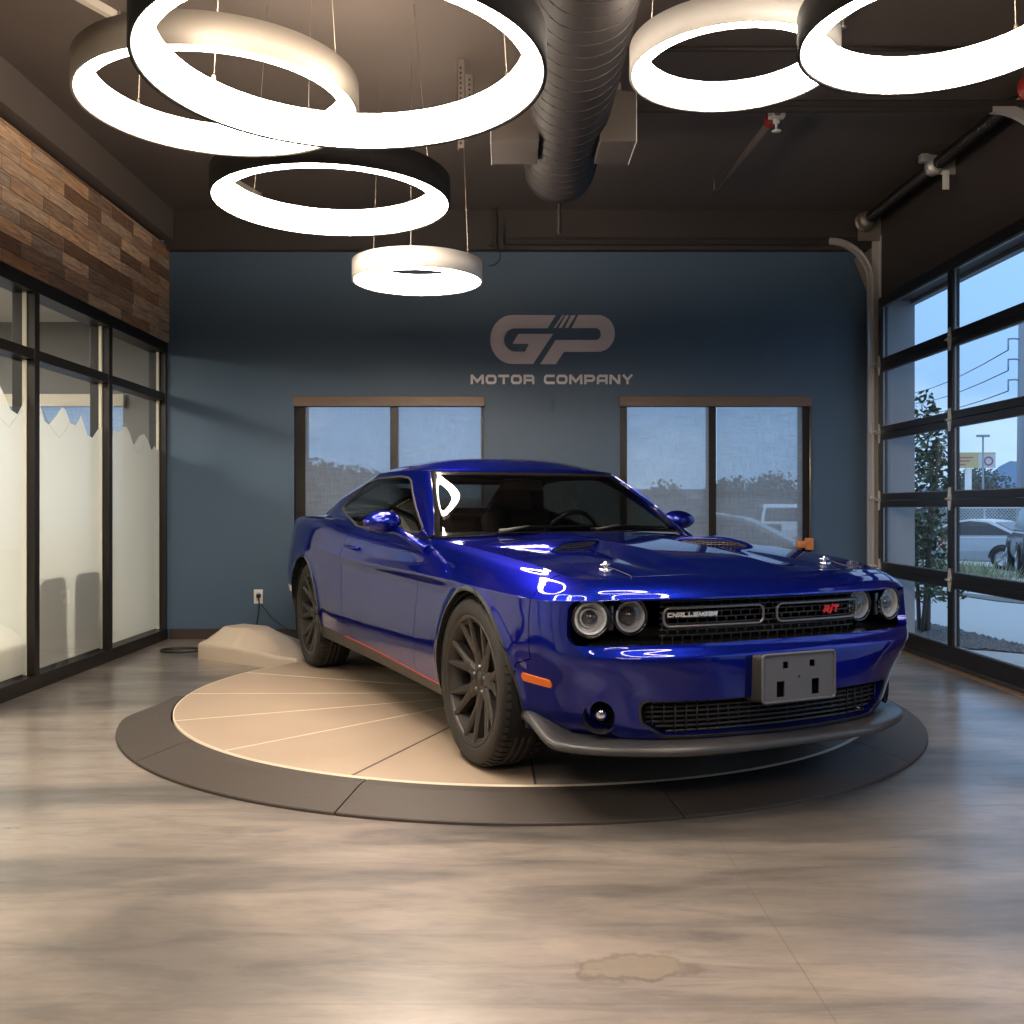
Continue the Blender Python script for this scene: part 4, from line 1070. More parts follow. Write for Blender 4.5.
def shrub(name, loc, parts, label, leaf=0.05, cat='shrub', stems=5, mat_='leaf', h=1.6):
    rng = random.Random(hash(label) % 1000 if False else len(label)); o = empty(name, loc); tag(o, label, cat)
    mb = MB()
    for (x, y, z, rx, ry, rz, n) in parts: leaves(mb, x, y, z, rx, ry, rz, n, leaf, rng)
    mb.build('foliage', M[mat_], o, fixn=False)
    st = MB()
    for k in range(stems):
        a = 2*PI*k/stems; d = parts[k % len(parts)]
        st.tube([(0.04*math.cos(a), 0.04*math.sin(a), -0.05), (d[0]*0.5+0.06*math.cos(a), d[1]*0.5+0.06*math.sin(a), h*0.5), (d[0]+0.1*math.cos(a), d[1]+0.1*math.sin(a), h)], [0.022,0.016,0.008], seg=6)
    st.build('stem', M['bark'], o)
    return o
shrub('leafy_shrub', (4.16, 9.78, gz(4.2,0)), [(0,0,1.30,0.27,0.33,0.60,900),(0.10,0.0,1.85,0.17,0.26,0.42,420),(-0.02,0.05,0.75,0.30,0.36,0.45,640),(0.12,-0.2,0.5,0.22,0.25,0.22,220),(0.06,0.1,2.2,0.11,0.16,0.24,90)],
      'tall green leafy shrub outside the garage door beside the grey pier', leaf=0.042, h=1.9)
gx, gy, g0 = gp(985, 570)
for k, (px, py, h_) in enumerate(((943,580,0.5),(966,582,0.5),(990,584,0.45))):
    x, y, z = gp(px, py); rng = random.Random(k)
    mb = MB(); vs = []; fs = []
    for q in range(170):
        a = rng.uniform(0, 2*PI); r = rng.uniform(0, 0.55); dx = rng.uniform(-0.35,0.35); dy = rng.uniform(-0.35,0.35); hh = h_*rng.uniform(0.5,1.1); i = len(vs)
        bx, by = r*math.cos(a), r*math.sin(a)
        vs += [(bx-0.02,by,-0.02),(bx+0.02,by,-0.02),(bx+dx,by+dy,hh)]; fs.append((i,i+1,i+2))
    o = mb.add(vs, fs).build('dry_grass', M['dry_grass'], loc=(x, y, z), fixn=False); o['kind'] = 'stuff'; tag(o, 'tufts of dry grass on the verge in front of the silver sedan', 'grass', 'dry grass tufts')
def tree(loc, r, h, label, n=500, leaf=0.16, seed=1, grp=None):
    o = empty('broadleaf_tree', loc); tag(o, label, 'tree', grp)
    rng = random.Random(seed); mb = MB()
    for k in range(7):
        leaves(mb, rng.uniform(-0.5,0.5)*r, rng.uniform(-0.5,0.5)*r, h*0.62+rng.uniform(-0.22,0.22)*h, r*0.6, r*0.6, h*0.26, n*3//7, leaf, rng)
    mb.build('foliage', M['leaf_far'], o, fixn=False)
    MB().tube([(0,0,-0.3),(0.05,0,h*0.35),(0,0.05,h*0.7)], [0.07*r+0.05,0.05*r+0.04,0.03], seg=8).build('trunk', M['bark'], o)
def at(px, Y, z): return ((px-505)/985*Y, Y, z)
tree(at(330,30,-0.4), 1.9, 2.9, 'broad dark tree in the left back window, behind the car roof', n=900, seed=3)
tree(at(376,36,-0.4), 1.5, 2.9, 'dark tree in the left back window beside its mullion', n=700, seed=4)
tree(at(292,40,-0.4), 1.2, 2.0, 'low dark tree at the left edge of the left back window', n=500, seed=5)
tree(at(658,58,-0.5), 2.1, 3.6, 'dark round tree above the pale building, left pane of the right back window', n=500, seed=6)
tree(at(729,55,-0.5), 1.6, 3.4, 'small dark tree beyond the fence, next to the right window mullion', n=300, seed=7)
tree(at(778,60,-0.5), 2.3, 3.7, 'dark tree beyond the fence above the white utility vehicle', n=500, seed=8)
tree(at(975,95,-1.4), 3.0, 6.2, 'far tree below the yellow billboard', n=700, leaf=0.25, seed=9)
tree(at(952,103,-1.4), 2.2, 5.2, 'far tree left of the billboard post', n=500, leaf=0.25, seed=12)
tree(at(1009,85,-1.4), 2.2, 4.4, 'far bush-like tree right of the street lamp', n=500, leaf=0.22, seed=10)

# ------------------------------------------------------------------ far things behind the back windows
o = MB().box(-14, 22, 44, 44.3, -0.6, 1.62).build('lot_wall', mat('block_wall', (0.15,0.145,0.14), 0.85, var=0.1)); tag(o, 'long grey block wall across the lot behind the back windows', 'wall')
o = empty('low_building', (18, 66, -0.5)); tag(o, 'long low pale building beyond the block wall in the right back window', 'building')
MB().box(-9, 9, 0, 8, 0, 2.75).build('wall', mat('pale_building', (0.55,0.54,0.52), 0.8, var=0.12, scale=0.5), o); MB().box(-9.3, 9.3, -0.3, 8.3, 2.75, 2.95).build('roof', M['stucco'], o)
for k in range(6): MB().box(-8+k*2.8, -7+k*2.8, -0.03, 0.0, 0.7, 2.0).build('window', M['black_metal'], o)
o = MB().box(-0.16, 0.16, -0.12, 0.12, 0, 1.15).build('lot_post', M['asphalt'], loc=at(772,19.5,-0.28)); tag(o, 'grey square post in front of the white utility vehicle', 'post')

# ------------------------------------------------------------------ parked vehicles
M['tyre_far'] = mat('far_tyre', (0.015,0.015,0.016), 0.8)
M['hub_far'] = mat('far_hub', (0.5,0.5,0.52), 0.35, metal=0.8)
M['car_glass'] = mat('dark_car_glass', (0.05,0.055,0.06), 0.15, spec=0.2)
def parked(name, loc, heading, body, label, prof, roof, L_, Wd, wheels=(0.78, 3.5, 0.32), tail=True, spare=False, cat='car', glassw=0.86):
    """prof: side outline of the lower body; roof: side outline of the cabin (base first)"""
    o = empty(name, loc, heading); tag(o, label, cat)
    mb = MB()
    n = len(prof); hw = Wd/2
    ins = [0.0 if 0.4 < z < 0.85 else 0.06 for x, z in prof]
    vs = [(x, -hw+i, z) for (x, z), i in zip(prof, ins)] + [(x, hw-i, z) for (x, z), i in zip(prof, ins)]
    fs = [list(range(n))[::-1], [n+i for i in range(n)]] + [(i, (i+1)%n, n+(i+1)%n, n+i) for i in range(n)]
    b = mb.add(vs, fs, False).build('body', body, o, bevel=0.05)
    m = len(roof); zb = roof[0][1]; zt = max(z for x, z in roof)
    y = [hw*0.93-(hw*0.22)*(z-zb)/(zt-zb) for x, z in roof]
    vs = [(x, -yy, z) for (x, z), yy in zip(roof, y)] + [(x, yy, z) for (x, z), yy in zip(roof, y)]
    fs = [list(range(m))[::-1], [m+i for i in range(m)]] + [(i, (i+1)%m, m+(i+1)%m, m+i) for i in range(m)]
    MB().add(vs, fs).build('cabin', body, o, bevel=0.04)
    # glass panels a little proud of the cabin sides and ends
    cx = sum(x for x, z in roof)/m; cz = (zb+zt)/2
    for s in (-1, 1):
        q = [(cx+(x-cx)*glassw, zb+0.05+(z-zb)*0.80) for x, z in roof]
        k = len(q); split = cx
        vs = [(x, s*(hw*0.93-(hw*0.22)*(z-zb)/(zt-zb)+0.006), z) for x, z in q]
        MB().add(vs, [list(range(k))]).build('side_glass', M['car_glass'], o)
    def end(i, j, nm):
        (xa, za), (xb, zb2) = roof[i], roof[j]; dx, dz = xb-xa, zb2-za; ln = math.hypot(dx, dz); nx, nz = -dz/ln, dx/ln
        if (nx*(xa-cx)+nz*(za-cz)) < 0: nx, nz = -nx, -nz
        vs = []
        for t, s in ((0.1,-1),(0.1,1),(0.9,1),(0.9,-1)):
            x = xa+dx*t; z = za+dz*t; yy = (hw*0.93-(hw*0.22)*(z-zb)/(zt-zb))*0.86
            vs.append((x+nx*0.012, s*yy, z+nz*0.012))
        MB().add(vs, [(0,1,2,3)]).build(nm, M['car_glass'], o)
    end(0, 1, 'windscreen'); end(m-1, m-2, 'rear_glass')
    r = wheels[2]
    for wx_ in wheels[:2]:
        for s in (-1, 1):
            yy = s*(hw-0.09)
            w_ = MB().lathe([(r*0.62,-0.10),(r*0.97,-0.10),(r,-0.07),(r,0.07),(r*0.97,0.10),(r*0.62,0.10)], 24, axis='y', c=(wx_, yy, r)).build('wheel', M['tyre_far'], o)
            h = MB().lathe([(0,s*0.09),(r*0.2,s*0.095),(r*0.62,s*0.07),(r*0.64,s*0.10)], 20, axis='y', c=(wx_, yy, r))
            for k in range(5):
                a = 2*PI*k/5; h.tube([(wx_+0.03*math.cos(a), yy+s*0.1, r+0.03*math.sin(a)), (wx_+r*0.6*math.cos(a), yy+s*0.1, r+r*0.6*math.sin(a))], 0.022, seg=6)
            h.build('hub_cap', M['hub_far'], w_)
            MB().lathe([(r*1.02,-0.0),(r*1.16,0.0)], 24, axis='y', c=(wx_, s*(hw+0.002), r), a0=0, a1=PI).build('arch_shadow_gap', M['tyre_far'], o)
    if tail:
        for s in (-1, 1): MB().rbox(L_-0.10, L_+0.015, s*(hw-0.30)-0.26, s*(hw-0.30)+0.26, 0.80, 0.95, 0.03).build('tail_light', M['tail_red'], o)
        MB().rbox(L_-0.02, L_+0.02, -0.26, 0.26, 0.55, 0.68, 0.01).build('number_plate', M['white_plastic'], o)
        MB().rbox(L_-0.1, L_+0.05, -hw*0.92, hw*0.92, 0.30, 0.50, 0.04).build('rear_bumper', body, o)
    if spare:
        MB().lathe([(0.0,0.0),(0.15,0.02),(0.22,-0.01),(0.37,0.0),(0.39,0.06),(0.39,0.18),(0.36,0.22),(0,0.22)], 28, axis='x', c=(L_, 0.05, 1.02)).build('spare_wheel', M['tyre_far'], o)
        MB().rbox(L_-0.05, L_+0.16, -hw, hw, 0.42, 0.62, 0.03).build('rear_bumper', M['tyre_far'], o)
        for s in (-1, 1): MB().rbox(L_-0.02, L_+0.03, s*(hw-0.12)-0.06, s*(hw-0.12)+0.06, 0.95, 1.18, 0.01).build('tail_light', M['tail_red'], o)
    for s in (-1, 1): MB().rbox(-0.02, 0.15, s*(hw-0.30)-0.2, s*(hw-0.30)+0.2, 0.60, 0.74, 0.03).build('head_light', M['white_plastic'], o)
    MB().rbox(-0.03, 0.1, -0.42, 0.42, 0.36, 0.55, 0.02).build('front_grille', M['black_metal'], o)
    return o
M['tail_red'] = mat('tail_light_red', (0.50,0.02,0.025), 0.25)
M['silver'] = mat('silver_car_paint', (0.42,0.44,0.47), 0.3, metal=0.6, coat=0.6)
M['white_car'] = mat('white_car_paint', (0.62,0.62,0.62), 0.35, coat=0.5)
M['dark_car'] = mat('dark_grey_car_paint', (0.075,0.08,0.085), 0.35, metal=0.3, coat=0.6)
SED = [(0.0,0.35),(0.05,0.62),(0.9,0.86),(1.3,0.92),(4.1,0.98),(4.72,0.96),(4.80,0.60),(4.74,0.30),(4.3,0.22),(0.5,0.22)]
SEDR = [(1.25,0.90),(2.15,1.36),(2.7,1.45),(3.3,1.40),(4.25,0.97)]
SUV = [(0.0,0.4),(0.05,0.85),(0.9,1.0),(1.1,1.05),(4.45,1.08),(4.55,0.7),(4.5,0.4),(4.2,0.3),(0.4,0.3)]
SUVR = [(1.05,1.02),(1.65,1.60),(2.2,1.70),(4.1,1.68),(4.45,1.07)]
JEEP = [(0.0,0.55),(0.02,0.95),(1.2,1.05),(1.5,1.1),(4.0,1.12),(4.02,0.8),(4.0,0.5),(3.7,0.4),(0.3,0.4)]
JEEPR = [(1.45,1.08),(1.75,1.72),(2.0,1.80),(3.9,1.80),(3.98,1.10)]
def place_car(fn, px, Y, zg, head, off, *a, **k):
    x, y, _ = at(px, Y, 0); c, s = math.cos(head), math.sin(head)
    return fn(a[0], (x-c*off, y-s*off, zg), head, *a[1:], **k)
place_car(parked, 971, 29.5, gz(14.4,0), math.radians(-52), 2.4, 'parked_sedan', M['silver'], 'silver sedan parked outside, seen through the right column of the garage door', SED, SEDR, 4.8, 1.82, wheels=(0.85,3.75,0.34))
place_car(parked, 1066, 22.5, gz(12.4,0), math.radians(-112), 3.9, 'parked_jeep', M['dark_car'], 'dark off-road vehicle with a rear spare wheel at the right photo edge', JEEP, JEEPR, 4.0, 1.85, wheels=(0.7,3.1,0.40), tail=False, spare=True, cat='car')
place_car(parked, 782, 36, -0.36, math.radians(80), 2.2, 'parked_utility_vehicle', M['white_car'], 'white utility vehicle facing the right pane of the right back window', SUV, SUVR, 4.55, 1.85, wheels=(0.8,3.6,0.36), glassw=0.84)
place_car(parked, 738, 17.5, -0.34, math.radians(160), 2.3, 'parked_saloon', M['dark_car'], 'dark grey saloon car outside, crossing the mullion of the right back window', SED, SEDR, 4.8, 1.82, wheels=(0.85,3.75,0.34))

# ------------------------------------------------------------------ street furniture beyond the garage door
zg = -1.39
o = empty('billboard', at(975, 88, zg)); tag(o, 'yellow and white billboard on a post beyond the parked sedan', 'billboard')
zz = lambda py: 1.19+(508-py)/985*88-zg
x0 = (950-975)/985*88; x1 = (995-975)/985*88; xm = (978-975)/985*88
M['bb_yellow'] = mat('billboard_yellow', (0.62,0.46,0.20), 0.6); M['bb_white'] = mat('billboard_white', (0.62,0.60,0.60), 0.6); M['bb_red'] = mat('billboard_red', (0.48,0.10,0.12), 0.6)
MB().box(x0, xm, -0.1, 0.1, zz(468), zz(454)).build('board_panel', M['bb_yellow'], o); MB().box(xm, x1, -0.1, 0.1, zz(468), zz(454)).build('picture_panel', M['bb_white'], o)
b = MB()
for k, (a, c) in enumerate(((0.2,2.0),(0.2,1.7),(0.2,1.3))): b.box(x0+a, x0+a+c*0.9, -0.13, -0.1, zz(458.2+k*3.4), zz(457.0+k*3.4))
b.build('text_line', M['bb_red'], o)
MB().lathe([(0.28,-0.12),(0.42,-0.12),(0.42,-0.13),(0.28,-0.13)], 20, axis='y', c=(xm+0.9,0,zz(461)), closed=True).build('picture_disc', M['bb_red'], o)
MB().box(x0, x1, -0.12, 0.12, zz(454), zz(452.5)).build('top_bar', M['bb_yellow'], o)
MB().tube([(-0.6,0,0),(-0.6,0,zz(468))], 0.28, seg=12).build('post', M['white_plastic'], o)
o = empty('street_lamp', at(983, 78, -1.39)); tag(o, 'thin dark street lamp rising in front of the billboard', 'street lamp')
h = 1.19+(508-437)/985*78+1.39
MB().tube([(0,0,0),(0,0,h)], [0.11,0.07], seg=8).build('pole', M['stucco'], o); MB().rbox(-0.5,0.5,-0.12,0.12,h,h+0.18,0.03).build('lamp_head', M['stucco'], o)
o = empty('utility_pole', at(1023, 62, -1.39)); tag(o, 'tall steel utility pole with three arms carrying wires, at the right photo edge', 'utility pole')
zp = lambda py: 1.19+(508-py)/985*62+1.39
MB().tube([(0,0,0),(0,0,zp(318))], [0.42,0.26], seg=14).build('pole', M['stucco'], o)
for py in (339, 359.5, 380):
    ar = MB().tube([(0,0,zp(py+1)),(-0.5,0,zp(py-0.5)),(-0.95,0,zp(py))], 0.05, seg=8).build('cross_arm', M['stucco'], o)
    MB().tube([(-0.93,0,zp(py)),(-0.93,0,zp(py+11))], 0.05, seg=8).build('insulator', M['stucco'], ar)
    q = []
    for k in range(13):
        t = k/12; q.append((-0.93+t*34, t*110, zp(py+11)-1.5*4*t*(1-t)+t*10.5))
    MB().tube([(a-0.0*b, b, c) for a, b, c in q], 0.035, seg=5).build('power_line', M['duct_in'], o)
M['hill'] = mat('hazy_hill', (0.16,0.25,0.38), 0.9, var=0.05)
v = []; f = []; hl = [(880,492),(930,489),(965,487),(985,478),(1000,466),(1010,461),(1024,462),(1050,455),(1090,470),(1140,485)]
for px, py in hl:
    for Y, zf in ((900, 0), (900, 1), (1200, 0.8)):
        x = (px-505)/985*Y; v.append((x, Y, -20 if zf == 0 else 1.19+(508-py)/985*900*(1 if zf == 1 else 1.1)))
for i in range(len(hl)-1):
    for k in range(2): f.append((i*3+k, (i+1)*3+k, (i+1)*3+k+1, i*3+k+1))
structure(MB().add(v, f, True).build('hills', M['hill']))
o = empty('far_building', at(965, 110, -1.4)); tag(o, 'long low white building far beyond the sedan', 'building')
MB().box(-14, 14, 0, 10, 0, 3.7).build('wall', M['bb_white'], o); MB().box(-14.2, 14.2, -0.2, 10.2, 3.7, 4.1).build('roof', M['white_plastic'], o)
for k in range(9): MB().box(-13+k*3, -11.4+k*3, -0.05, 0, 0.8, 2.6).build('window', M['stucco'], o)
# chain-link fence behind the sedan
m = bpy.data.materials.new('chain_link'); nt = nodes_of(m); L = nt.links.new
out = N_(nt, 'ShaderNodeOutputMaterial'); d = N_(nt, 'ShaderNodeBsdfDiffuse'); d.inputs[0].default_value = (0.4,0.42,0.43,1); tr = N_(nt, 'ShaderNodeBsdfTransparent')
tc = N_(nt, 'ShaderNodeTexCoord'); mxs = N_(nt, 'ShaderNodeMixShader'); prev = None
for ang in (45, -45):
    mp = N_(nt, 'ShaderNodeMapping'); mp.inputs['Rotation'].default_value = (0, math.radians(ang), 0); L(tc.outputs['Object'], mp.inputs[0])
    wv = N_(nt, 'ShaderNodeTexWave', Scale=3.2); wv.bands_direction = 'X'; L(mp.outputs[0], wv.inputs[0])
    gt = N_(nt, 'ShaderNodeMath', operation='GREATER_THAN'); gt.inputs[1].default_value = 0.82; L(wv.outputs['Fac'], gt.inputs[0])
    if prev is None: prev = gt.outputs[0]
    else:
        a = N_(nt, 'ShaderNodeMath', operation='MAXIMUM'); L(prev, a.inputs[0]); L(gt.outputs[0], a.inputs[1]); prev = a.outputs[0]
L(prev, mxs.inputs[0]); L(tr.outputs[0], mxs.inputs[1]); L(d.outputs[0], mxs.inputs[2]); L(mxs.outputs[0], out.inputs[0])
o = empty('chain_link_fence', at(985, 40, gz(20,0)-0.1)); tag(o, 'grey chain-link fence behind the silver sedan', 'fence')
MB().add([(-9,0,0),(9,0,0),(9,0,2.15),(-9,0,2.15)], [(0,1,2,3)]).build('fence_mesh', m, o, fixn=False)
for k in range(7): MB().tube([(-9+3*k,0.04,-0.2),(-9+3*k,0.04,2.2)], 0.04, seg=8).build('post', M['hub_far'], o)
MB().tube([(-9,0.04,2.16),(9,0.04,2.16)], 0.03, seg=8).build('top_rail', M['hub_far'], o)
# ================================================================== the car
# car frame: x forward from the front axle, y to the car's left, z up from the turntable top
M['paint'] = mat('deep_blue_metallic', (0.003,0.012,0.235), 0.36, metal=0.85, var=0.03, scale=3, coat=1.0, coat_rough=0.015, rvar=0.02)
for n_ in M['paint'].node_tree.nodes:
    if n_.type == 'BSDF_PRINCIPLED': n_.inputs['Specular Tint'].default_value = (0.08,0.12,0.55,1); n_.inputs['Specular IOR Level'].default_value = 0.1
M['satin'] = mat('satin_black_plastic', (0.022,0.021,0.021), 0.42, var=0.1)
M['gloss_black'] = mat('gloss_black', (0.008,0.008,0.009), 0.12, var=0.1, coat=0.6)
M['void'] = mat('black_recess', (0.004,0.004,0.004), 0.85)
M['splitter'] = mat('grey_chin_plastic', (0.038,0.038,0.040), 0.36, var=0.1)
M['chrome'] = mat('bright_chrome', (0.86,0.86,0.88), 0.08, metal=1.0, var=0.02, rvar=0.02)
M['lamp_silver'] = mat('lamp_reflector', (0.80,0.81,0.83), 0.2, metal=0.3, var=0.03)
M['halo'] = mat('halo_white', (0.92,0.92,0.92), 0.25, var=0.02, coat=0.8)
M['lens_dark'] = mat('projector_lens', (0.05,0.05,0.055), 0.03, var=0.05, coat=1.0)
M['lamp_glass'] = glass('lamp_cover_glass', (0.95,0.95,0.97), 0.06)
M['wind_glass'] = glass('windscreen_glass', (0.42,0.44,0.41), 0.075)
M['side_glass'] = glass('side_window_glass', (0.36,0.38,0.35), 0.085)
M['tyre'] = mat('tyre_rubber', (0.019,0.016,0.014), 0.65, var=0.15, scale=20)
M['wheel'] = mat('dark_grey_alloy', (0.050,0.044,0.040), 0.36, metal=0.55, var=0.08)
M['disc'] = mat('brake_disc_steel', (0.25,0.23,0.22), 0.35, metal=0.9)
M['amber'] = mat('amber_reflector', (0.75,0.16,0.02), 0.25, var=0.1)
M['red_mark'] = mat('red_mark', (0.60,0.02,0.02), 0.35)
M['badge'] = mat('silver_badge', (0.80,0.80,0.82), 0.25, metal=0.5)
M['bracket'] = mat('grey_bracket_plastic', (0.095,0.098,0.108), 0.45, var=0.06)
M['cabin'] = mat('dark_cabin_trim', (0.016,0.015,0.014), 0.6, var=0.15)
M['seat'] = mat('black_seat_cloth', (0.022,0.020,0.018), 0.75, var=0.15)

YAW = math.radians(24.7)
CAR = empty('muscle_car', (0.672, 4.64, TH+0.006), YAW-PI/2)
tag(CAR, 'dark blue two-door muscle car with black wheels parked on the round turntable', 'car')

# ---- plan outline (front centre -> side -> rear centre), as arc length s
OL = [(0.97,0),(0.966,0.2),(0.952,0.4),(0.920,0.57),(0.873,0.715),(0.800,0.822),(0.69,0.888),(0.52,0.922),(0.25,0.938),(-0.05,0.937),(-0.5,0.922),(-1.0,0.912),(-1.6,0.914),(-2.1,0.926),(-2.6,0.944),(-2.95,0.950),(-3.3,0.944),(-3.6,0.912),(-3.82,0.83),(-3.95,0.66),(-4.02,0.36),(-4.035,0)]
_P = np.array(OL); _c = np.concatenate([[0], np.cumsum(np.hypot(*np.diff(_P, axis=0).T))])
_sp = nspline(_c, _P)
def outline(s):
    e = 1e-3; p = _sp(np.clip(s, 0, _c[-1])); d = _sp(np.clip(s+e, 0, _c[-1]))-_sp(np.clip(s-e, 0, _c[-1]))
    d /= np.linalg.norm(d, axis=1, keepdims=True)
    return p, np.stack([d[:,1], -d[:,0]], 1)*1.0       # inward normal: see below
_sd = np.linspace(0, _c[-1], 4000); _pd = _sp(_sd)
def s_at_v(v): m = _pd[:,0] > 0.3; return float(np.interp(v, _pd[m,1], _sd[m]))
def s_at_u(u): return float(np.interp(-u, -_pd[:,0], _sd))
ST_ = [
 (0.0,            [.222,.262,.42,.555,.600,.775,.797,.818,.836,.848], [.050,.015,.000,.000,.032,.062,.080,.115,.170,.225]),
 (s_at_v(.4),     [.222,.262,.42,.555,.600,.775,.797,.818,.836,.848], [.070,.038,.010,.000,.032,.062,.080,.114,.167,.218]),
 (s_at_v(.65),    [.226,.268,.42,.556,.602,.775,.796,.816,.832,.845], [.125,.085,.040,.002,.030,.056,.072,.102,.142,.182]),
 (s_at_v(.80),    [.232,.278,.43,.562,.610,.770,.791,.811,.827,.839], [.190,.145,.075,.010,.018,.034,.052,.080,.112,.145]),
 (s_at_u(.66),    [.240,.29,.44,.585,.655,.764,.790,.815,.835,.848], [.165,.125,.062,.012,.008,.014,.036,.068,.102,.135]),
 (s_at_u(.45),    [.24,.30,.45,.60,.700,.771,.803,.838,.862,.876], [.090,.065,.028,.004,.006,.008,.036,.074,.106,.142]),
 (s_at_u(.10),    [.235,.295,.45,.62,.720,.783,.816,.860,.886,.903], [.050,.030,.010,.000,.005,.005,.032,.072,.108,.150]),
 (s_at_u(-.45),   [.222,.285,.45,.60,.720,.785,.822,.876,.914,.935], [.052,.020,.000,.008,.017,.009,.036,.072,.108,.150]),
 (s_at_u(-.9),    [.222,.292,.45,.60,.720,.788,.826,.888,.932,.953], [.055,.020,.000,.012,.022,.012,.036,.067,.100,.128]),
 (s_at_u(-1.6),   [.228,.308,.45,.60,.720,.792,.832,.900,.945,.965], [.055,.020,.000,.012,.022,.012,.033,.060,.090,.118]),
 (s_at_u(-2.1),   [.235,.318,.46,.60,.725,.810,.852,.925,.970,.995], [.055,.020,.000,.010,.020,.012,.030,.055,.085,.118]),
 (s_at_u(-2.6),   [.245,.325,.46,.61,.740,.840,.890,.970,1.018,1.042], [.050,.030,.010,.000,.004,.010,.022,.042,.075,.135]),
 (s_at_u(-3.1),   [.26,.335,.47,.62,.750,.860,.910,.980,1.026,1.050], [.060,.030,.010,.000,.006,.015,.025,.044,.072,.125]),
 (s_at_u(-3.6),   [.30,.37,.50,.64,.760,.870,.920,.980,1.022,1.046], [.100,.050,.015,.000,.010,.025,.035,.050,.070,.110]),
 (s_at_v(.8)*0+float(np.interp(3.88, -_pd[:,0], _sd)), [.32,.40,.52,.65,.770,.880,.930,.985,1.028,1.052], [.120,.060,.020,.000,.010,.030,.040,.055,.070,.100]),
 (_c[-1],         [.32,.40,.52,.65,.770,.880,.930,.985,1.030,1.060], [.120,.060,.020,.000,.010,.030,.040,.055,.070,.100]),
]
KS = [0, .10, .28, .44, .52, .68, .74, .84, .93, 1.0]
_ss = np.array([r[0] for r in ST_])
def _smooth(tab, sig=.055):
    f = pchip(_ss, np.array(tab)); q = np.linspace(-.4, _c[-1]+.4, 1600); y = f(np.where(q < 0, -q, np.where(q > _c[-1], 2*_c[-1]-q, q)))
    h = q[1]-q[0]; k = np.exp(-.5*(np.arange(-60,61)*h/sig)**2); k /= k.sum()
    y = np.stack([np.convolve(y[:,i], k, mode='same') for i in range(y.shape[1])], 1)
    return lambda s: np.stack([np.interp(s, q, y[:,i]) for i in range(y.shape[1])], 1)
_W = _smooth([r[1] for r in ST_]); _D = _smooth([r[2] for r in ST_])
KX = KS[:5]+[KS[4]*.10+KS[5]*.90, KS[5], KS[5]*.88+KS[6]*.12]+KS[6:]
R_ARCH = 0.391; AF = (0.055, 0.365); AR = (-2.945, 0.375)
def wrap(s, t):
    """s (n,), t (m,) -> positions (n,m,3) on the car's left side"""
    w0 = _W(s); d0 = _D(s)
    def ins(a): return np.concatenate([a[:,:5], a[:,4:5]*.10+a[:,5:6]*.90, a[:,5:6], a[:,5:6]*.88+a[:,6:7]*.12, a[:,6:]], axis=1)
    W = pchip(KX, ins(w0).T)(t).T; D = pchip(KX, ins(d0).T)(t).T
    p, n = outline(s)
    c = np.array([-1.5, 0.0])
    sg = np.sign(np.sum(n*(c-p), axis=1)); sg[sg == 0] = 1
    n = n*sg[:,None]
    P = np.empty(W.shape+(3,))
    # flare the lips of the wheel arches
    u0 = p[:,0][:,None]
    fl = np.zeros_like(W)
    for a in (AF, AR):
        r = np.hypot(u0-a[0], W-a[1])-R_ARCH
        fl += 0.010*np.exp(-(np.clip(r, 0, None)/0.040)**2)*(W < a[1]+R_ARCH+0.12)
    D = D-fl
    P[...,0] = p[:,0][:,None]+n[:,0][:,None]*D; P[...,1] = p[:,1][:,None]+n[:,1][:,None]*D; P[...,2] = W
    return P
# finer sampling round the nose
s1 = s_at_u(.35)
SG = np.concatenate([np.linspace(0, s1, 170, endpoint=False), np.linspace(s1, _c[-1], 420)])
TG = np.concatenate([np.linspace(0, .44, 34, endpoint=False), np.linspace(.44, .70, 38, endpoint=False), np.linspace(.70, 1, 30)])
WP = wrap(SG, TG)
def normals(P):
    du = np.gradient(P, axis=0); dv = np.gradient(P, axis=1)
    n = np.cross(du, dv); n /= np.linalg.norm(n, axis=2, keepdims=True)+1e-12
    return n
WN = normals(WP)
if np.mean(WN[200:400,40,1]) < 0: WN = -WN
def mirror(P, N):
    a = P.copy(); b = N.copy(); a[...,1] *= -1; b[...,1] *= -1
    return a, b
WPr, WNr = mirror(WP, WN)
U_ = WP[...,0]; V_ = WP[...,1]; W_ = WP[...,2]; S_ = np.repeat(SG[:,None], len(TG), 1)
R_BODY = R_ARCH+.018
gArch = np.maximum(R_BODY-np.hypot(U_-AF[0], W_-AF[1]), R_BODY-np.hypot(U_-AR[0], W_-AR[1]))   # >0 inside the arches
GAP = 0.0022
DOOR = [(-.72,.25),(-.705,.60),(-.700,.83),(-.63,.93),(-.60,1.05),(-2.09,1.05),(-2.105,.83),(-2.06,.60),(-2.0,.46),(-1.92,.375),(-1.80,.315),(-1.74,.25)]
gDoor = sdpoly(U_, W_, DOOR)
gBump = sdpoly(U_, W_, [(.60,1.2),(.585,.80),(.575,.535),(.47,.505),(.33,.10),(3,.10),(3,1.2)])
gSill = np.maximum.reduce([W_-(_W(SG)[:,1][:,None]), U_-(-.25), -2.75-U_])
gRear = sdpoly(U_, W_, [(-3.55,.66),(-3.45,.30),(-3.35,.0),(-9,0),(-9,.66)])
